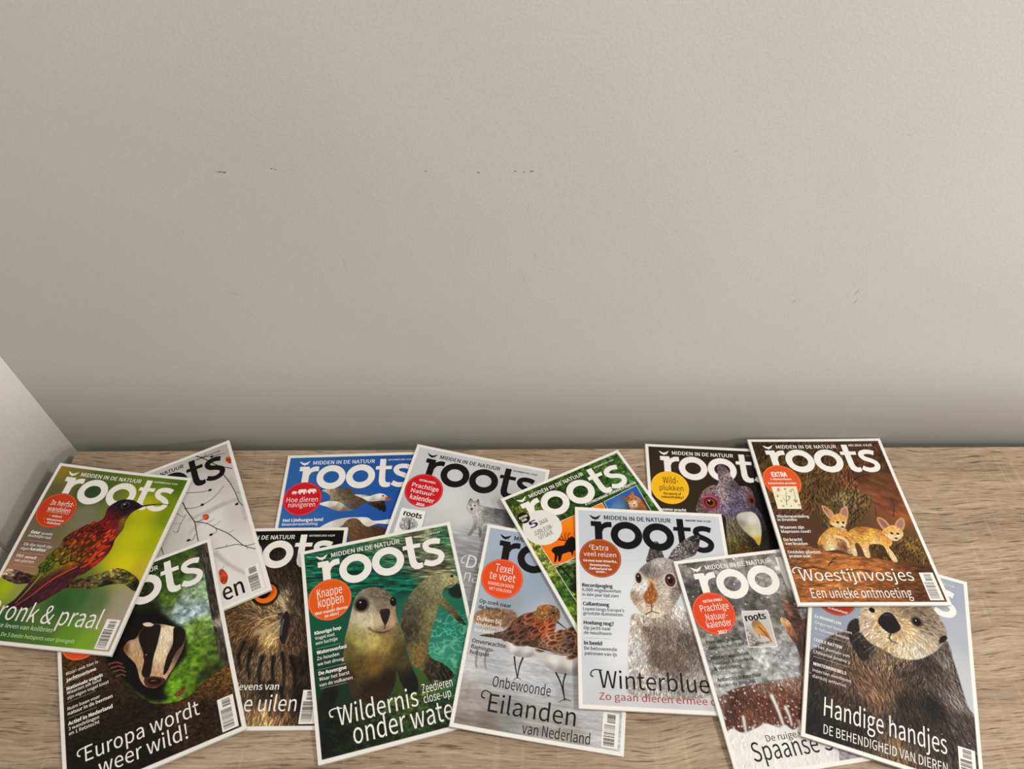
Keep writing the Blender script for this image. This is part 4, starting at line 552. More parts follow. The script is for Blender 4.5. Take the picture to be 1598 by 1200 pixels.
def art_hare(c):
    c.bg([(10.5,18.4,200,206,214),(90.8,7.8,200,206,214),(19.4,154.7,216,221,227),(5.7,226.5,205,210,217),(53.3,201.2,226,229,233),(27.7,258.4,204,205,208),(119.0,253.9,200,200,201),(163.5,67.8,205,210,216),(63.9,142.3,222,226,231),(129.3,242.5,205,205,206)], 14)
    m=c.poly([(97.1,81.1),(99.2,68.5),(105.0,54.1),(111.2,48.5),(116.6,52.3),(119.1,64.6),(119.2,74.4)],[(110.8,53.7,70,65,66),(104.1,71.0,92,84,80),(114.4,70.5,80,74,72)],1); c.tex(m,.5,2,2,0); c.spots(m,60,.4,1,(200,200,202),.6)
    c.masthead((20,19,20))
    b=c.poly([(73.4,154.4),(67.1,176.7),(64.0,200.6),(62.2,234.8),(68.6,256.4),(160.3,251.8),(161.2,207.2),(150.6,177.2),(144.2,148.1),(130.4,138.8),(119.8,146.9),(99.3,158.0)], [(73.8,176.4,196,188,180),(90.7,175.5,122,106,95),(114.4,179.1,126,112,102),(137.5,187.4,106,94,86),(122.7,216.0,116,103,94),(75.8,218.4,188,183,178),(69.9,200.3,205,202,199),(99.8,210.3,112,98,88),(147.9,157.8,170,165,160),(134.3,148.6,208,205,202),(97.0,244.1,178,175,172),(143.2,241.8,160,155,150),(89.4,161.0,185,175,165),(118.6,159.4,165,152,142)],4)
    c.fur(b,7500,4.5,[[(91.5,165.8),(82.4,190.3)],[(118.2,164.3),(125.0,192.8)],[(81.8,199.7),(73.1,223.1)],[(105.9,193.8),(108.2,221.3)],[(139.0,173.0),(147.0,207.9)],[(123.1,211.4),(111.2,239.0)]],.3); c.tex(b,.12,6,5,.5)
    m=c.poly([(125.5,78.2),(130.9,65.4),(142.1,52.0),(156.3,41.2),(168.8,35.5),(173.9,40.2),(171.0,53.3),(165.4,64.9),(158.7,69.4),(147.4,73.7),(136.6,78.9)],[(138.0,66.4,120,112,110),(155.1,51.3,100,94,94),(169.6,39.0,45,40,40),(162.0,59.4,75,66,64),(148.3,65.8,130,124,122),(132.2,72.3,95,88,86)],1); c.tex(m,.5,2.2,2.2,0); c.spots(m,130,.4,1.2,(205,206,210),.6); c.fur(m,500,4,[[(137.4,72.0),(166.7,42.0)]],.35)
    h=c.poly([(80.5,107.7),(84.5,94.1),(95.5,82.6),(108.9,74.9),(121.9,72.8),(134.2,77.7),(138.7,88.4),(139.0,104.5),(140.6,117.6),(133.0,133.5),(122.7,147.2),(109.2,156.4),(99.3,159.0),(87.4,155.4),(77.2,144.7),(70.9,131.8),(73.1,121.3)], [(110.9,81.7,185,182,180),(110.1,90.0,150,143,138),(97.2,93.4,112,104,98),(123.1,86.5,170,166,162),(104.3,98.4,140,132,126),(82.6,120.8,215,211,206),(90.6,112.5,228,225,223),(92.5,120.2,222,215,208),(100.9,109.3,195,165,135),(98.4,125.1,150,104,68),(76.9,131.4,168,148,128),(117.1,124.1,205,198,190),(116.1,134.4,192,178,164),(129.0,128.6,150,140,130),(100.2,148.0,218,204,188),(130.3,91.6,165,160,158),(113.0,113.9,190,180,170),(88.1,146.1,206,191,172),(133.1,112.8,130,118,110)],1.6)
    c.fur(h,3600,4.5,[[(101.4,103.9),(95.3,85.3)],[(87.5,120.5),(74.4,131.6)],[(117.1,124.1),(134.0,128.4)],[(100.8,140.4),(99.5,155.5)],[(114.0,103.2),(128.8,80.8)],[(88.9,135.9),(78.3,146.6)]],.22)
    m=c.poly([(100.4,109.3),(105.0,119.6),(106.5,131.1),(100.9,139.1),(96.4,140.6),(90.0,137.1),(88.9,129.5),(93.8,120.2)],(158,104,62),4); c.fur(m,500,4,[[(99.7,112.0),(96.6,138.0)]],.3)
    c.ell((205,196,186),[(125.9,105.3)],9.5,11,0,3); c.ell((62,36,30),[(126.1,105.2)],7,9); c.ell((110,58,42),[(126.3,105.5)],5.4,7); c.ell((28,16,14),[(126.6,105.5)],3.6,4.6); c.ell((235,230,225),[(124.9,102.1)],1.2,1.2)
    c.ell((200,190,180),[(84.0,104.3)],5.5,9,0,3); c.ell((66,38,32),[(83.7,104.4)],4,7.2); c.ell((30,18,16),[(83.7,104.4)],2.2,4); c.ell((230,225,220),[(83.2,101.7)],.8,.9)
    c.line((70,55,48),[(97.8,140.5),(97.6,149.3)],1.2,1); c.line((70,55,48),[(89.4,154.0),(93.8,151.8),(98.1,149.8),(102.8,151.1),(107.6,152.1)],1.3,.8,1); c.line((120,90,75),[(92.1,142.1),(97.6,143.6),(103.2,140.7)],1,.7,1)
    for q in [[(88.2,144.8),(65.7,152.3)],[(88.0,147.4),(66.5,159.7)],[(85.9,142.4),(64.9,144.8)],[(109.0,145.0),(134.1,151.1)],[(108.8,147.5),(128.4,158.9)]]: c.line((235,232,228),q,.4,.25)
    c.tag([(39.7,17.9),(134.0,16.2)],BLACK); c.date("JANUARI 2016  € 5,95",BLACK); c.badge((168,72,28))
    c.T("Extra",[(22.2,66.3),(44.6,66.5)],WHITE,.02,[(22.5,58.7)]); c.swash([(23.2,59.5),(19.9,58.8),(18.8,61.7),(20.5,63.0)],.7,WHITE); c.T("veel reizen",[(10.4,75.7),(55.1,76.3)],WHITE,.02,[(11.3,69.2)]); c.T("Ga mee naar Amerika,",[(9.7,83.5),(55.9,84.8)],WHITE,.25); c.T("Denemarken,",[(18.9,89.5),(46.2,91.0)],WHITE,.25); c.T("Zwitserland en",[(17.5,95.1),(48.2,96.1)],WHITE,.25); c.T("verder...",[(26.2,99.4),(41.7,100.2)],WHITE,.25)
    for t,q,b in [("Recordpoging",[(7.5,120.6),(48.3,120.5)],.35),("6.000 vogelsoorten",[(7.4,127.1),(58.6,126.5)],0),("in één jaar tijd zien",[(7.3,133.3),(55.3,133.4)],0),("Callantsoog",[(7.9,146.0),(42.4,146.3)],.35),("Lopen langs Europa's",[(8.0,152.6),(61.5,152.8)],0),("grootste duinmeren",[(8.1,158.5),(59.3,158.8)],0),("Hoelang nog?",[(8.3,171.6),(47.3,171.0)],.35),("Op jacht naar",[(8.4,177.9),(43.1,177.8)],0),("de neushoorn",[(8.3,184.1),(43.3,184.0)],0),("In beeld",[(8.2,197.6),(31.1,197.1)],.35),("De betoverende",[(8.5,203.7),(49.4,203.9)],0),("patronen van ijs",[(8.8,209.9),(49.1,210.2)],0)]: c.T(t,q,(40,40,44),b)
    for q in [[(7.2,137.2),(43.3,137.1)],[(7.8,163.3),(43.8,163.4)],[(8.1,188.9),(44.0,188.7)]]: c.rule(q,(150,150,152))
    D=(22,20,24)
    c.T("Winterblues",[(25.7,248.8),(174.0,249.0)],D,-.15,[(26.4,228.1)]); c.swash([(29.9,228.0),(21.8,227.5),(16.7,230.0),(15.8,234.9),(18.8,235.9)],1.4,D)
    c.T("Zo gaan dieren ermee om",[(25.2,262.4),(179.0,262.7)],(168,58,42),0,[(26.0,254.2)])
    c.barcode()
def art_pigeon(c):
    c.bg([(14.1,44.1,64,54,40),(58.2,97.9,60,49,35),(80.8,30.2,60,50,38),(147.0,26.2,50,42,32),(172.6,72.5,26,21,19),(183.0,126.0,15,12,12),(174.2,160.9,14,12,12),(32.7,13.3,60,50,38),(9.3,119.0,62,52,38)], 20)
    c.masthead(WHITE)
    b=c.poly([(70.7,118.8),(73.5,98.8),(83.0,80.2),(98.5,69.9),(108.9,70.4),(141.2,68.8),(152.2,70.0),(157.4,80.8),(156.7,99.2),(163.3,113.1),(168.3,135.7),(168.4,154.5),(161.0,191.5),(107.7,194.7),(109.0,147.9),(107.7,120.1)], [(82.9,89.1,125,105,98),(76.2,107.7,105,88,84),(92.1,77.4,140,122,112),(93.3,95.8,155,100,118),(102.0,102.5,135,112,132),(111.8,112.7,120,110,128),(153.8,81.0,112,96,100),(149.6,99.6,94,88,104),(116.3,138.8,100,94,74),(111.0,156.3,110,102,60),(111.9,173.1,84,76,40),(150.7,165.7,46,40,30),(164.2,127.2,58,52,62),(134.0,176.7,90,66,25),(164.8,153.0,30,26,24),(106.9,87.6,120,100,110),(158.5,113.4,80,76,88)],1.4)
    c.fur(b,3000,6,[[(78.1,89.4),(73.9,115.0)],[(92.1,77.4),(81.3,89.2)],[(111.1,130.4),(111.9,173.1)],[(164.2,127.2),(163.5,161.6)],[(152.8,77.4),(154.9,95.6)]],.45); c.tex(b,.25,2,2,0)
    for q in [[(112.0,123.4),(112.1,147.7),(111.3,178.1)],[(118.3,123.0),(123.3,143.6),(137.5,163.2)],[(115.6,119.6),(117.1,144.0),(124.1,172.4)]]: c.line((150,145,130),q,.9,.5,1)
    c.ell((150,66,92),[(91.6,99.5)],13,12.5,.3,5); c.ell((60,28,34),[(91.5,100.6)],9.5,9); c.ell((150,72,40),[(91.4,101.0)],7.6,7.4); c.ell((16,10,10),[(90.9,100.3)],4.4,4.4); c.ell((225,225,225),[(90.2,97.4)],1.2,1.2); c.line((190,120,150),[(82.6,91.9),(92.4,89.4),(101.2,95.3)],1.8,1,2)
    c.ell((120,66,72),[(153.0,92.1)],6,9,0,3); c.ell((110,50,36),[(153.1,93.6)],4,6); c.ell((18,12,12),[(153.5,93.5)],2.4,3.6)
    m=c.poly([(108.6,38.3),(113.4,32.5),(119.7,34.3),(125.5,43.1),(130.0,56.2),(138.8,68.9),(142.9,81.7),(144.5,96.3),(145.5,108.9),(134.9,114.9),(123.3,120.0),(116.4,113.3),(110.1,100.2),(104.5,87.8),(102.1,76.8),(107.7,63.3),(108.1,49.9)], [(115.6,41.8,108,94,98),(118.1,60.8,138,122,128),(123.8,79.2,112,102,112),(131.0,97.1,100,95,112),(111.7,87.3,165,150,155),(107.0,72.8,165,150,152),(138.9,85.6,122,114,130),(122.8,49.0,150,135,140),(131.2,71.3,92,82,92),(132.5,109.7,105,98,120)],1.2)
    c.tex(m,.45,1.8,1.8,0); c.spots(m,170,.4,1.1,(58,48,52),.6); c.line((70,62,75),[(138.9,85.6),(141.4,101.9),(143.3,110.8)],1.4,.8,1); c.line((185,172,178),[(106.2,80.3),(110.6,96.5),(118.3,110.5)],1.4,1,2)
    m=c.poly([(126.8,123.3),(136.0,112.7),(150.9,112.5),(158.8,121.9),(160.6,137.9),(157.8,156.0),(153.0,166.9),(147.3,157.8),(139.3,149.8),(131.5,140.0)], [(137.1,121.8,195,195,186),(148.9,126.4,222,219,208),(154.8,138.2,200,196,178),(149.2,145.5,212,206,172),(153.5,162.2,196,168,58),(140.4,142.6,186,182,152),(132.5,132.6,150,148,135)],1)
    c.line((110,102,80),[(129.5,138.0),(139.5,148.6),(150.1,159.9)],.9,.6); c.line((90,85,105),[(123.3,120.0),(135.1,113.4),(147.9,111.4)],2.5,1.5,2)
    c.tag([(41.6,17.8),(136.5,19.7)],WHITE); c.date("MAART 2016  € 5,95",(120,110,100)); c.badge((243,184,28))
    D=(40,30,20)
    c.T("Wild-",[(23.4,70.4),(46.5,71.2)],D,0,[(24.1,59.3)]); c.T("plukken",[(17.7,82.9),(53.1,83.9)],D,0,[(18.6,73.5)]); c.T("Stroperij of",[(22.3,90.6),(49.0,90.8)],D,.25); c.T("natuurhobby?",[(19.3,96.3),(52.5,96.8)],D,.25)
    c.T("Spaanse pracht",[(11.7,118.1),(54.4,118.0)],WHITE,.35)
    c.barcode()
def art_bison(c):
    c.bg([(14.5,10.4,122,120,117),(69.6,11.3,152,150,147),(111.4,50.2,142,140,136),(143.0,40.1,162,160,157),(15.5,52.1,82,80,77),(67.2,98.0,132,130,128),(114.8,77.8,112,108,104),(77.8,141.9,172,172,172),(104.9,152.6,166,166,169),(30.0,130.9,140,138,135),(10.3,152.4,150,150,150),(30.8,166.7,162,162,162),(90.7,69.5,100,98,95),(34.8,75.8,95,93,90)], 8)
    c.tex(None,.35,9,8,0); c.tex(None,.18,3,3,0)
    c.spots(None,330,.5,1.5,(238,238,238),.95); c.spots(None,70,1.5,3.6,(215,215,216),.4)
    m=c.poly([(128.4,105.7),(146.2,101.5),(172.4,103.5),(141.7,176.5),(118.3,171.1),(126.8,143.3)],[(135.6,114.4,95,72,60),(138.0,134.8,75,55,46),(126.8,162.7,110,98,92)],3); c.fur(m,900,6,[[(139.2,112.2),(126.8,162.7)]],.4)
    m=c.poly([(132.2,66.5),(140.0,65.5),(144.9,78.9),(147.4,95.1),(145.5,106.6),(128.5,112.2),(126.4,100.3),(128.6,79.5)],[(134.4,69.5,150,130,118),(137.2,83.2,120,92,78),(140.5,102.1,85,62,52)],1); c.tex(m,.45,6,1.5,.5)
    m=c.poly([(119.4,95.5),(125.3,96.3),(130.9,104.8),(131.8,125.3),(126.9,129.7),(121.5,116.4),(118.9,104.5)],[(122.6,99.8,205,170,130),(127.1,115.8,150,110,80),(128.3,126.1,95,68,52)],1); c.fur(m,200,4,[[(121.0,97.0),(128.3,126.1)]],.35)
    m=c.poly([(7.4,183.2),(28.2,174.5),(61.9,171.9),(92.8,170.8),(118.7,170.0),(156.8,171.4),(131.6,236.3),(93.6,233.3),(73.4,221.9),(44.3,221.3),(7.3,222.8),(6.7,202.1)],[(12.3,184.9,110,90,82),(23.5,188.7,80,48,38),(59.2,193.3,92,56,42),(64.7,178.1,125,100,90),(87.2,185.6,112,76,60),(90.8,208.8,96,60,48),(32.8,212.1,112,76,60),(16.4,209.9,85,55,44),(92.2,172.4,150,135,128)],2)
    c.fur(m,2600,5,[[(39.1,179.3),(36.4,201.6)],[(88.8,181.2),(88.5,208.5)]],.6); c.spots(m,170,.5,1.4,(228,225,222),.9)
    m=c.poly([(3.8,222.4),(12.5,218.1),(23.7,224.4),(41.9,221.0),(55.3,217.7),(67.6,224.4),(78.1,222.5),(85.5,229.0),(102.4,223.6),(136.0,226.0),(106.5,295.4),(-6.6,299.4),(1.6,240.1)],[(21.1,232.1,226,225,222),(67.2,238.3,230,229,226),(37.0,255.2,228,227,224),(94.4,231.2,222,220,217)],2.5); c.fur(m,900,7,[[(20.4,234.2),(25.3,219.8)],[(68.0,236.3),(74.2,219.8)]],.1)
    for q,w in [([(73.1,188.4),(74.7,202.1),(75.5,221.1)],6),([(85.5,203.1),(86.4,213.7),(85.6,223.5)],5),([(29.5,207.3),(28.2,217.0),(27.0,225.4)],5),([(96.1,220.6),(94.4,231.2)],4),([(51.6,217.9),(49.4,227.4)],3),([(37.3,220.3),(36.3,226.7)],3),([(14.0,217.2),(13.4,224.7)],3)]: c.line((222,220,217),q,w*.8,w*.5,3)
    q=[(71.2,80.3),(106.1,83.6),(101.9,131.0),(65.0,127.0)]; c.poly(q,[(79.2,86.6,205,203,202),(88.2,113.4,190,188,186),(69.7,121.1,150,145,138),(94.7,124.3,200,196,192)],.5,0); c.outline(q,(232,230,226),1)
    c.mtext("roots",[(72.3,92.5),(101.0,95.3)],BLACK)
    m=c.poly([(78.6,98.2),(83.4,93.6),(89.5,95.2),(93.5,102.6),(96.2,113.2),(97.9,126.5),(92.2,117.0),(83.0,113.3),(78.6,107.1)],[(83.4,97.5,150,120,100),(88.8,104.6,205,145,70),(93.6,116.6,190,125,60),(81.9,108.8,200,165,120)],.8); c.line((60,40,25),[(86.7,103.0),(91.6,111.3),(94.4,118.0)],1,.6); c.line((40,30,25),[(83.2,112.8),(83.4,117.9)],.8,.6); k=c.poly([(68.0,103.3),(75.6,111.8),(83.0,127.8),(65.6,126.6)],None,3); c.tex(k,.4,2,2,0)
    c.T("Kalender 2017",[(71.6,124.4),(96.0,126.5)],(30,28,26),-.05)
    c.mast(WHITE); c.tag([(42.3,16.6),(135.8,17.0)],WHITE); c.badge((218,72,34))
    c.T("EXTRA ERBIJ",[(23.6,63.0),(49.8,62.5)],WHITE,.25); c.T("Prachtige",[(16.7,75.7),(55.8,73.7)],WHITE,0,[(19.1,66.5)]); c.T("Natuur-",[(20.8,87.1),(50.6,85.9)],WHITE,0,[(23.3,78.6)]); c.T("kalender",[(19.0,97.1),(52.5,96.2)],WHITE,0,[(21.3,88.2)]); c.T("2017",[(30.3,105.9),(43.0,105.7)],WHITE,.35)
    for t,q,b in [("Eten voor je leven",[(11.2,117.0),(59.2,116.6)],.15),("dieren en hun dieet",[(11.0,124.3),(60.2,123.7)],-.05),("Winters wandelen",[(10.9,136.7),(61.7,136.4)],.15),("Friesland, Achterhoek",[(11.3,143.7),(66.0,143.3)],-.05),("& Winterberg",[(11.3,150.6),(47.1,149.5)],-.05),("Antarctisch avontuur",[(11.0,164.2),(69.2,163.0)],.15),("tussen de pinguïns",[(10.7,170.8),(58.9,169.7)],-.05)]: c.T(t,q,(25,24,24),b)
    for q in [[(12.2,128.6),(49.1,127.9)],[(11.2,155.8),(47.6,154.8)]]: c.rule(q,(90,90,90))
    D=(28,26,26)
    c.T("De ruige wereld van de",[(48.8,239.0),(156.3,236.4)],D,0,[(50.7,231.8)]); c.T("Spaanse Steppe",[(26.9,262.1),(183.8,251.8)],D,-.2,[(26.6,241.3)])
    c.barcode()
def art_foxes(c):
    c.bg([(16.0,16.6,62,46,28),(53.3,13.7,72,56,36),(126.4,14.2,76,56,40),(188.3,12.0,88,62,46),(202.3,41.2,76,52,36),(30.0,54.5,82,66,36),(57.5,82.7,92,72,44),(95.3,74.4,86,66,40),(156.5,69.0,92,62,44),(177.3,77.4,112,77,52),(149.8,101.8,144,93,64),(189.0,109.9,112,74,54),(198.7,133.4,155,98,66),(194.0,96.6,120,80,56),(174.4,117.8,138,87,56),(95.8,109.8,87,70,44),(124.4,128.2,97,80,56),(41.7,136.0,92,66,46),(23.1,161.3,100,70,56),(35.8,178.6,92,64,50),(198.9,173.6,112,87,52),(196.0,197.8,82,62,36)], 7)
    k=c.poly([(5.3,6.0),(138.0,8.4),(147.0,69.0),(135.9,128.2),(63.7,138.6),(3.9,133.4)],None,10); c.fur(k,5200,11,[[(14.3,68.7),(42.7,16.6)],[(45.7,82.6),(53.1,40.2)],[(85.2,68.8),(108.4,40.4)],[(95.8,109.8),(92.1,77.2)],[(22.7,123.0),(51.8,101.7)]],.85)
    k=c.poly([(176.1,11.8),(215.0,12.5),(214.7,47.0),(184.3,58.0),(154.6,46.5)],None,8); c.fur(k,700,9,[[(176.3,46.6),(198.4,18.0)],[(198.3,52.5),(205.7,18.2)]],.5)
    c.tex(c.poly([(151.7,69.0),(210.2,52.6),(212.9,138.6),(178.3,138.5),(145.1,101.8)],None,8),.18,14,5,.5)
    m=c.poly([(79.5,128.2),(93.5,109.8),(110.9,99.1),(139.0,92.3),(158.4,107.2),(147.4,128.2),(124.1,148.7),(102.5,158.8),(70.9,158.9)],[(91.5,123.0,95,80,52),(118.1,112.5,112,98,70),(140.5,115.1,100,82,56),(120.8,138.5,80,64,42)],8); c.fur(m,2600,7,[[(92.3,148.8),(97.5,104.4)],[(110.5,148.8),(132.9,96.4)],[(125.9,143.7),(154.9,107.2)]],.85)
    m=c.poly([(134.4,183.4),(163.2,178.5),(199.9,171.2),(202.4,193.0),(206.1,216.6),(161.6,211.9),(131.1,204.9)],[(145.6,195.4,80,62,38),(193.1,188.2,110,88,50),(176.3,202.5,85,66,40)],6); c.fur(m,1500,6,[[(143.0,202.6),(145.6,183.4)],[(180.7,202.5),(198.9,173.6)]],.8)
    for q in [[(122.9,101.8),(131.0,88.2),(151.7,69.0)],[(136.8,81.4),(156.5,69.0),(174.1,66.3)],[(131.0,88.2),(129.0,80.0)],[(155.2,138.5),(158.6,123.0)],[(180.6,138.5),(189.5,117.8),(187.7,107.2)]]: c.line((62,42,32),q,1.2,.6)
    m=c.poly([(3.5,183.4),(34.0,184.7),(59.7,194.3),(88.8,199.7),(120.0,204.9),(162.3,210.1),(193.6,214.7),(207.4,221.3),(208.8,281.3),(-4.5,280.2)],[(30.9,209.6,150,100,60),(12.6,197.8,122,84,52),(84.6,212.0,178,120,70),(126.8,216.6,160,106,64),(164.5,232.7,114,74,44),(190.9,221.2,92,62,40),(56.2,232.6,168,114,66),(27.4,256.9,160,106,62),(90.8,257.1,158,106,64),(134.2,255.0,128,82,48),(185.2,261.7,98,64,42)],2.5)
    c.fur(m,1500,9,[[(16.7,221.1),(61.3,216.6)],[(81.5,221.2),(144.4,228.1)],[(48.4,257.0),(133.4,257.2)]],.3); c.tex(m,.25,10,3,0)
    for q in [[(59.2,216.6),(68.7,207.3),(74.0,204.5)],[(62.5,213.1),(71.2,209.6)],[(23.2,221.1),(39.0,218.9),(50.8,222.3)],[(80.0,225.8),(102.9,222.4),(122.6,228.1)],[(46.9,234.8),(73.4,232.6)],[(120.1,234.9),(143.5,230.4)]]: c.line((60,38,24),q,1.4,.6)
    F=[[(86.5,138.6),(84.5,158.9)],[(73.8,163.9),(61.6,188.3)],[(114.4,163.8),(139.7,168.7)],[(156.9,171.2),(156.3,202.5)],[(170.6,158.8),(172.7,171.2)]]
    m=c.poly([(53.9,184.7),(61.0,172.5),(76.2,160.1),(85.1,156.9),(102.5,158.8),(102.4,173.7),(102.4,190.7),(98.3,199.0),(89.8,196.7),(82.3,192.6),(68.7,193.6),(55.7,194.3)], [(62.4,178.6,205,155,88),(82.0,166.3,208,162,96),(94.7,168.8,195,148,86),(72.0,183.5,222,190,140),(69.8,190.2,228,208,178),(55.7,189.5,120,85,52),(91.8,190.7,120,80,55),(96.8,195.5,205,165,125)],.9); c.fur(m,900,4,F,.28)
    m=c.poly([(96.8,172.5),(111.1,160.1),(126.2,155.8),(143.5,158.3),(155.3,163.3),(163.7,171.2),(162.0,183.4),(155.3,188.7),(158.5,197.8),(159.6,210.1),(153.0,210.1),(150.1,198.3),(147.1,185.3),(132.0,183.9),(125.8,188.7),(123.2,203.5),(116.3,203.0),(115.8,190.7),(112.5,182.2),(107.6,184.7),(105.6,200.7),(99.5,200.7),(98.9,189.5)], [(105.1,171.2,200,150,78),(124.3,161.3,165,112,55),(111.8,171.2,212,166,90),(132.1,171.2,220,170,90),(153.7,173.6,214,164,94),(139.3,182.2,230,192,130),(103.5,195.5,228,205,168),(122.6,197.8,228,200,158),(156.5,204.9,230,202,160),(95.9,178.6,150,105,60),(154.2,166.3,190,135,72)],.8); c.fur(m,1400,4,F,.25)
    def ear(q,i):
        c.poly(q,(196,156,116),.7); c.poly(i,[(80.6,128.2,150,112,104),(87.3,136.0,180,140,125),(109.7,130.8,168,128,116),(160.7,148.7,152,114,106),(188.2,148.7,168,128,116)],1)
    ear([(79.1,122.2),(83.4,121.2),(88.7,126.1),(93.7,134.7),(90.0,143.2),(85.4,144.2),(80.6,135.5)],[(81.0,124.3),(85.1,125.1),(89.3,133.4),(88.4,141.1),(84.1,135.5)])
    ear([(100.5,139.1),(105.3,128.7),(111.8,123.0),(117.1,122.5),(115.9,133.4),(111.0,143.2),(107.7,140.1)],[(104.9,135.5),(108.7,128.2),(113.9,125.1),(113.8,133.4),(110.1,139.1)])
    m=c.poly([(82.3,150.1),(90.4,139.1),(99.2,134.7),(107.5,137.3),(110.8,143.7),(106.3,151.8),(100.5,159.3),(96.2,158.8),(89.6,156.9)],[(97.1,141.1,218,165,95),(88.6,146.2,205,155,95),(105.4,143.7,212,165,100),(91.0,152.6,228,205,170),(102.4,152.6,228,205,172),(97.3,157.6,215,190,155)],.7); c.fur(m,500,3,[[(100.2,138.6),(97.7,156.3)]],.2)
    for q in [[(94.5,148.8)],[(102.6,149.3)]]: c.ell((18,13,12),q,2,1.7)
    c.ell((20,15,14),[(99.4,156.6)],1.8,1.3)
    c.line((226,196,150),[(83.8,171.3),(92.9,174.2),(98.1,179.8),(97.5,188.3)],5,4,1.5); c.line((150,105,60),[(83.7,174.9),(91.7,177.6),(94.6,182.3)],1,.6,1)
    ear([(154.5,142.4),(160.2,140.6),(166.7,146.2),(169.8,156.3),(165.6,163.0),(158.8,163.0),(154.5,154.3)],[(156.4,144.2),(161.2,144.2),(165.5,151.2),(165.6,158.8),(159.0,156.3)])
    ear([(175.9,155.8),(182.1,146.7),(191.1,141.1),(194.2,146.2),(190.7,155.8),(182.6,163.3)],[(179.6,154.3),(184.5,147.5),(190.4,144.2),(191.4,148.7),(188.5,155.0),(182.0,160.0)])
    m=c.poly([(154.5,164.3),(164.1,156.8),(175.0,153.3),(184.0,160.8),(183.7,169.2),(176.0,175.6),(167.9,179.0),(160.0,174.9)],[(170.6,158.8,222,172,104),(159.2,165.0,212,165,100),(180.1,163.8,222,180,120),(162.6,171.2,230,206,168),(177.3,171.2,232,210,175),(169.3,177.3,222,198,162)],.7); c.fur(m,500,3,[[(173.9,156.3),(169.7,176.1)]],.2)
    for q in [[(167.6,166.7)],[(176.3,167.2)]]: c.ell((18,13,12),q,2,1.6)
    c.ell((20,15,14),[(171.1,174.4)],1.9,1.3)
    c.mast(WHITE); c.tag([(38.5,19.6),(132.4,21.3)],WHITE); c.date("MEI 2016  € 4,95",WHITE); c.badge((222,88,38))
    c.T("EXTRA",[(20.1,70.1),(44.0,70.7)],WHITE,.45,[(20.9,61.9)]); c.T("2 uitneembare",[(15.7,75.9),(48.3,77.1)],WHITE,.25); c.T("botanische prenten",[(11.0,82.9),(53.4,84.6)],WHITE,.25)
    c.card([(14.3,88.1),(52.3,87.6),(48.6,126.7),(13.4,126.6)],(234,227,198))
    for q,r,k in [([(23.3,94.1)],6,(170,50,50)),([(40.6,96.3)],4,(180,90,110)),([(43.4,113.0)],6,(150,50,60)),([(43.7,93.6)],3,(70,90,50)),([(33.6,92.2)],4,(90,110,60)),([(19.0,104.9)],4,(70,100,60)),([(35.6,105.8)],4,(100,120,70)),([(22.0,113.0)],4,(150,160,110)),([(23.0,121.7)],4,(120,130,80)),([(34.5,121.7)],3,(130,140,90)),([(46.3,120.4)],4,(140,120,60))]: c.sprig(q,r,k)
    c.swash([(34.3,96.3),(31.3,107.1),(28.4,120.4)],.8,(80,110,60)); c.swash([(26.2,107.1),(29.9,113.8),(37.5,107.1)],.7,(80,110,60)); c.swash([(46.2,90.9),(45.3,101.7),(44.8,109.8)],.7,(80,110,60))
    for t,q in [("Vlinderwandeling",[(8.0,140.6),(55.5,141.7)]),("in Drenthe",[(7.7,146.5),(36.2,147.0)]),("Waarom zijn",[(8.1,158.8),(42.8,159.6)]),("klaprozen rood?",[(8.1,165.5),(50.9,166.1)]),("De kracht",[(7.8,178.5),(34.6,179.1)]),("van kruiden",[(8.2,184.8),(40.0,185.4)]),("Ontdekt: planten",[(8.2,198.0),(54.5,198.3)]),("praten ook!",[(8.6,204.1),(39.2,204.4)])]: c.T(t,q,WHITE,.2)
    c.T("Woestijnvosjes",[(14.5,237.4),(172.7,240.4)],WHITE,0,[(15.8,220.6)]); c.swash([(20.0,221.1),(14.0,219.2),(8.4,221.5),(7.1,226.1),(9.5,227.5)],1.5,WHITE)
    c.T("Een unieke ontmoeting",[(22.8,262.3),(161.0,264.2)],WHITE,-.2,[(23.5,248.6)])
    c.barcode()
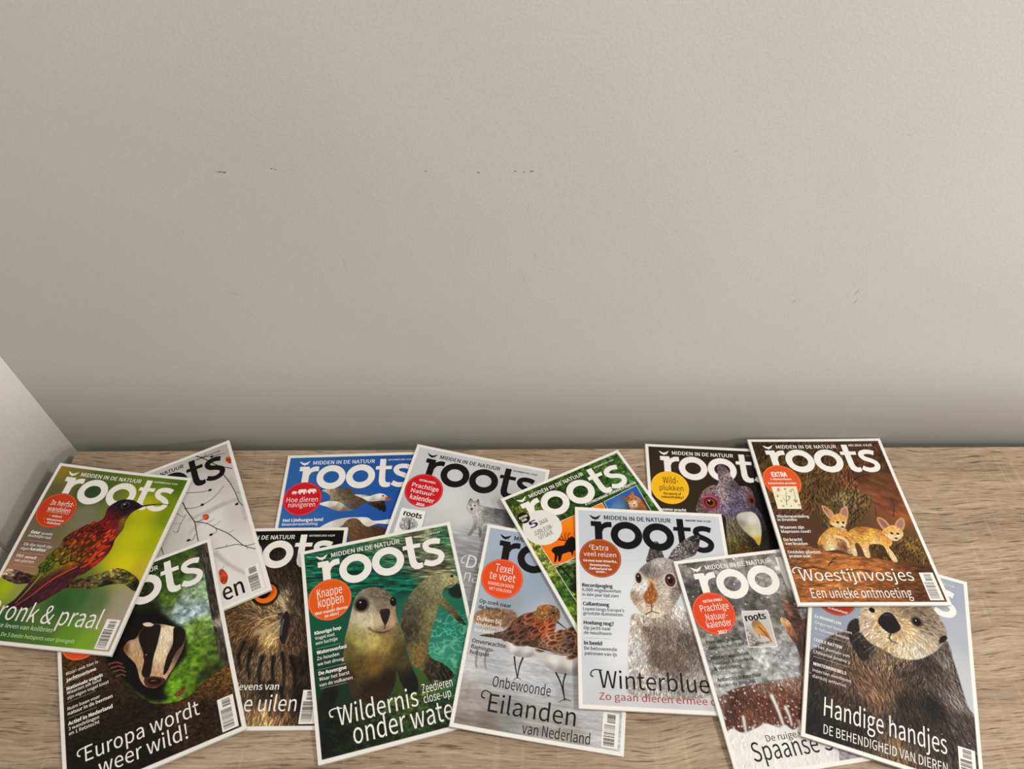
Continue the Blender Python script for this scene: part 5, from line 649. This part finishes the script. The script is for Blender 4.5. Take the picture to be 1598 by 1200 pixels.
def art_otter(c):
    c.bg([(198.8,15.1,166,173,187),(205.4,75.1,176,181,191),(19.4,135.9,152,160,174),(200.6,167.0,196,199,204),(3.1,117.1,160,168,182),(179.7,141.1,195,196,200)], 14)
    c.masthead(WHITE)
    b=c.poly([(1.4,280.1),(2.3,178.5),(15.9,155.8),(30.4,137.0),(58.5,118.4),(73.8,122.9),(80.3,144.1),(127.4,135.6),(160.0,118.1),(177.2,96.1),(184.3,119.4),(190.5,144.3),(198.0,174.2),(207.7,192.0),(213.1,253.3),(199.0,285.6),(103.3,315.9)], [(12.9,184.0,62,57,52),(31.0,155.5,88,80,74),(12.3,217.0,45,42,40),(13.8,248.0,34,32,32),(42.6,185.6,98,77,63),(95.2,157.4,130,110,92),(84.6,145.0,138,118,100),(105.4,176.2,104,83,67),(90.7,194.0,120,96,78),(74.0,175.4,105,84,68),(126.7,158.3,75,62,54),(159.1,136.6,65,57,52),(168.5,155.8,88,79,73),(183.9,172.4,118,110,104),(176.5,126.4,110,103,97),(156.3,191.9,34,30,29),(125.8,191.2,55,46,42),(185.9,203.1,82,74,70),(43.5,217.7,66,53,46),(64.4,242.1,45,38,34),(124.8,222.7,50,42,38),(114.1,256.1,112,92,72),(164.3,230.2,60,52,48),(34.6,261.6,28,26,26),(197.3,209.6,70,63,60)],3)
    c.fur(b,9000,10,[[(31.0,155.5),(13.4,195.0)],[(95.3,148.3),(97.0,183.3)],[(74.1,186.4),(88.6,203.2)],[(126.7,158.3),(113.5,190.9)],[(159.5,127.4),(168.2,160.2)],[(168.5,155.8),(186.6,192.6)],[(42.9,196.4),(35.6,230.7)],[(125.8,191.2),(137.0,218.8)],[(64.2,231.9),(60.7,263.3)],[(177.0,185.2),(200.6,218.5)],[(112.5,236.8),(115.7,271.1)]],.6)
    c.poly([(62.9,121.7),(80.3,125.4),(110.3,138.9),(127.3,137.9),(97.3,156.7),(71.8,160.5),(60.9,141.1)],[(73.9,136.9,60,52,47),(95.3,148.3,118,100,84)],3)
    c.fur(c.poly([(62.9,126.4),(80.3,127.8),(127.5,133.3),(131.3,145.7),(74.0,168.8),(61.0,145.7)],None,3),700,9,[[(78.2,135.5),(88.8,159.5)],[(106.0,140.3),(105.7,163.0)]],.6)
    m=c.poly([(50.8,122.0),(55.7,107.7),(64.9,102.2),(68.3,112.7),(64.0,128.4),(79.3,144.4),(71.8,157.1),(58.8,144.1)],(46,41,39),2); c.fur(m,400,6,[[(58.4,113.6),(71.8,151.4)]],.45)
    c.spots(b,90,.4,.9,(215,215,218),.8)
    h=c.poly([(65.4,105.2),(67.0,91.2),(74.8,72.4),(98.5,54.4),(130.2,43.9),(152.5,46.8),(165.6,58.8),(173.7,70.9),(178.6,83.8),(174.3,98.2),(164.5,112.4),(148.9,127.9),(131.6,137.0),(114.6,139.1),(97.5,134.3),(80.3,130.6),(69.4,120.0)], [(80.3,91.8,208,193,168),(73.8,113.3,192,174,152),(71.5,102.0,185,168,148),(97.7,117.4,204,184,154),(117.1,122.8,210,195,170),(140.6,124.4,205,195,180),(161.1,96.7,168,153,138),(149.7,109.8,190,176,158),(142.9,63.7,132,117,102),(129.6,65.6,142,124,107),(155.4,79.3,142,127,112),(168.0,87.2,150,138,126),(128.7,92.9,198,175,140),(115.2,109.3,194,168,130),(89.2,98.6,190,164,128),(111.7,69.0,168,148,122),(106.3,124.0,185,162,132),(128.1,112.2,205,186,156),(98.3,73.4,190,170,142)],2.5)
    c.fur(h,5000,6,[[(106.8,95.3),(73.8,113.3)],[(110.9,110.7),(97.6,131.5)],[(123.9,108.8),(140.4,129.1)],[(133.2,89.0),(167.8,92.1)],[(129.2,75.6),(156.6,54.2)],[(107.1,78.0),(89.4,66.3)],[(117.3,113.3),(118.9,136.1)]],.27)
    for q in [[(151.5,68.3)],[(157.9,73.6)],[(147.2,66.0)],[(161.8,82.1)],[(152.9,87.4)],[(159.1,92.5)],[(164.4,73.9)]]: c.ell((95,82,70),q,2,1.2,.5,2)
    m=c.poly([(90.7,93.7),(98.1,82.9),(107.5,79.8),(116.1,89.3),(119.2,98.9),(109.2,108.2),(100.5,107.5),(91.8,100.7)],(34,31,33),1.5); c.tex(m,.3,1.5,1.5,0); c.line((95,92,95),[(98.1,85.4),(105.9,83.3)],1.5,.8,2)
    c.ell((80,66,55),[(140.5,81.3)],7.5,7,0,3); c.ell((22,17,15),[(140.5,81.3)],5.2,5); c.ell((220,220,220),[(139.4,79.9)],.9,.9); c.ell((22,17,15),[(82.6,83.6)],4,3.6)
    c.line((55,42,36),[(107.0,108.4),(104.7,116.3),(109.0,119.6),(115.0,120.0)],1.6,.8,1); c.line((55,42,36),[(104.7,116.3),(101.0,116.3)],1.2,.8,1)
    m=c.poly([(167.8,102.7),(169.8,93.8),(175.5,89.1),(179.0,91.5),(174.3,98.7)],(40,33,30),1)
    for q in [[(97.7,119.8),(71.8,146.9)],[(95.5,122.8),(78.2,149.3)],[(71.6,114.1),(58.6,127.8)],[(73.8,116.9),(58.7,136.0)],[(125.7,120.0),(131.3,145.7)],[(134.4,117.1),(150.6,137.1)],[(145.5,108.8),(170.8,114.5)],[(150.0,102.6),(180.2,99.9)],[(93.4,118.8),(67.3,132.0)]]: c.line((222,218,208),q,.5,.3)
    c.badge((168,52,30)); c.tag([(71.2,22.8),(148.9,26.1)],WHITE); c.date("FEBRUARI 2016  € 5,95",WHITE)
    c.T("in Nederland",[(25.2,100.5),(50.4,99.6)],WHITE,.2)
    for t,q,b in [("2x WANDELEN",[(8.0,117.5),(42.6,118.7)],.25),("Ongerept hoogveen",[(9.1,126.8),(56.8,126.5)],0),("& Veluwse bossen",[(9.5,134.8),(53.5,135.6)],0),("COOLE KATTEN",[(9.1,150.1),(44.5,151.1)],.25),("In het domein van",[(8.9,159.2),(54.3,158.9)],0),("Chileense poema's",[(9.3,166.7),(55.1,167.3)],0),("WINTERKRIEBELS",[(9.6,182.4),(51.2,183.2)],.25),("Insecten overleven",[(9.6,190.9),(56.6,191.2)],0),("dankzij antivries",[(9.7,198.3),(50.9,199.1)],0)]: c.T(t,q,WHITE,b,(0,3.9))
    for q in [[(9.1,139.7),(55.5,140.1)],[(9.5,171.2),(55.0,171.8)]]: c.rule(q,(200,200,200))
    c.T("Handige handjes",[(25.4,241.2),(169.9,241.8)],WHITE,-.05,[(24.9,218.3)]); c.T("DE BEHENDIGHEID VAN DIEREN",[(25.8,262.4),(169.2,263.2)],WHITE,-.15,[(25.8,251.3)])
    c.barcode()

magazine(1,art_geese,-0.2293,-0.1471,0.0282,1.0000,[0.00400,0.00000,-0.00000,-0.00000,-0.00000,-0.00000,-0.00000,0.00000,-0.00000,0.00000,-0.00000,0.00000,-0.00000,-0.00000,0.00000],'blue magazine with two white geese flying, lying flat under the owl and wolf issues')
magazine(2,art_wolf,-0.0651,-0.1530,-0.2214,1.0040,[0.00592,-0.00306,-0.00110,0.00121,0.00075,0.00005,0.00019,0.00046,0.00008,0.00002,-0.00021,-0.00011,-0.00010,-0.00002,0.00000],'pale grey magazine with a white wolf on snow and a red badge')
magazine(3,art_owl,-0.3314,-0.2767,0.0026,0.9917,[0.00813,0.00168,0.00176,-0.00163,0.00120,-0.00214,-0.00004,-0.00054,-0.00052,-0.00000,0.00030,-0.00005,0.00038,-0.00008,0.00048],'black and brown magazine with an orange owl eye, between badger and sea lion issues')
magazine(4,art_branches,-0.4695,-0.1573,0.4370,0.9952,[0.00788,0.00369,-0.00214,0.00034,-0.00029,0.00137,-0.00007,0.00123,0.00067,0.00036,-0.00003,0.00004,0.00023,0.00041,-0.00028],'pale grey magazine with bare twigs and red leaves, partly under hummingbird and badger issues')
magazine(5,art_badger,-0.4627,-0.3260,0.3937,0.9902,[0.01174,0.00479,0.00266,-0.00075,0.00174,-0.00343,-0.00001,-0.00030,-0.00072,-0.00026,0.00012,-0.00004,0.00032,-0.00022,0.00068],'dark green magazine with a striped badger face in a forest')
magazine(6,art_hummingbird,-0.5894,-0.1802,-0.1202,0.9754,[0.01406,0.00115,0.00296,0.00296,-0.00502,-0.00212,-0.00011,0.00064,-0.00016,-0.00035,-0.00045,0.00024,-0.00058,0.00101,0.00048],'green magazine with a red hummingbird on a branch, leaning against the left wall')
magazine(7,art_sealion,-0.1518,-0.2927,0.2363,1.0089,[0.01300,-0.00201,0.00527,-0.00065,-0.00137,-0.00398,0.00008,-0.00055,0.00013,-0.00028,0.00012,0.00013,0.00030,0.00021,0.00075],'green magazine with two sea lions under water and an orange badge')
magazine(8,art_sandpipers,0.0568,-0.2919,-0.1579,1.0085,[0.00675,-0.00518,0.00003,0.00307,0.00021,-0.00074,0.00010,-0.00030,0.00086,0.00023,-0.00049,0.00005,-0.00033,-0.00022,0.00020],'pale blue magazine with brown sandpipers wading on a beach')
magazine(9,art_jubilee,0.1448,-0.1716,0.4677,0.9808,[0.00948,-0.00365,0.00039,-0.00013,-0.00148,-0.00208,-0.00009,0.00056,0.00005,-0.00002,0.00002,0.00003,0.00034,0.00049,0.00041],'leafy green anniversary magazine with a black deer silhouette on an orange panel')
magazine(10,art_pigeon,0.3159,-0.1378,-0.0676,1.0000,[0.00400,0.00000,-0.00000,-0.00000,-0.00000,-0.00000,-0.00000,0.00000,-0.00000,0.00000,-0.00000,0.00000,-0.00000,-0.00000,0.00000],'dark brown magazine with a large pigeon head and a yellow badge')
magazine(11,art_hare,0.2024,-0.2572,-0.0456,1.0234,[0.01210,-0.00393,0.00086,-0.00017,0.00082,-0.00277,0.00005,0.00023,0.00008,0.00017,0.00003,-0.00004,0.00023,-0.00008,0.00050],'light grey magazine with a grey hare sitting upright and a brown badge')
magazine(12,art_bison,0.3558,-0.3226,0.1333,1.0053,[0.00925,-0.00351,0.00400,0.00034,-0.00167,-0.00129,0.00002,-0.00047,0.00071,-0.00042,-0.00009,0.00016,0.00013,-0.00001,0.00026],'snowy grey magazine with a brown furry back and a small calendar picture')
magazine(13,art_otter,0.4958,-0.3268,-0.3084,1.0008,[0.00865,-0.00441,-0.00066,-0.00012,-0.00023,-0.00047,0.00013,0.00070,0.00043,-0.00013,0.00004,0.00014,0.00001,0.00009,0.00007],'grey magazine with a sea otter holding up its pale face, nearest the right front')
magazine(14,art_foxes,0.4911,-0.1270,0.0188,1.0140,[0.01169,-0.00497,-0.00600,-0.00001,0.00200,-0.00047,0.00019,0.00043,0.00086,0.00053,-0.00002,-0.00011,0.00034,-0.00021,0.00008],'brown magazine with two big-eared desert foxes on orange rock')
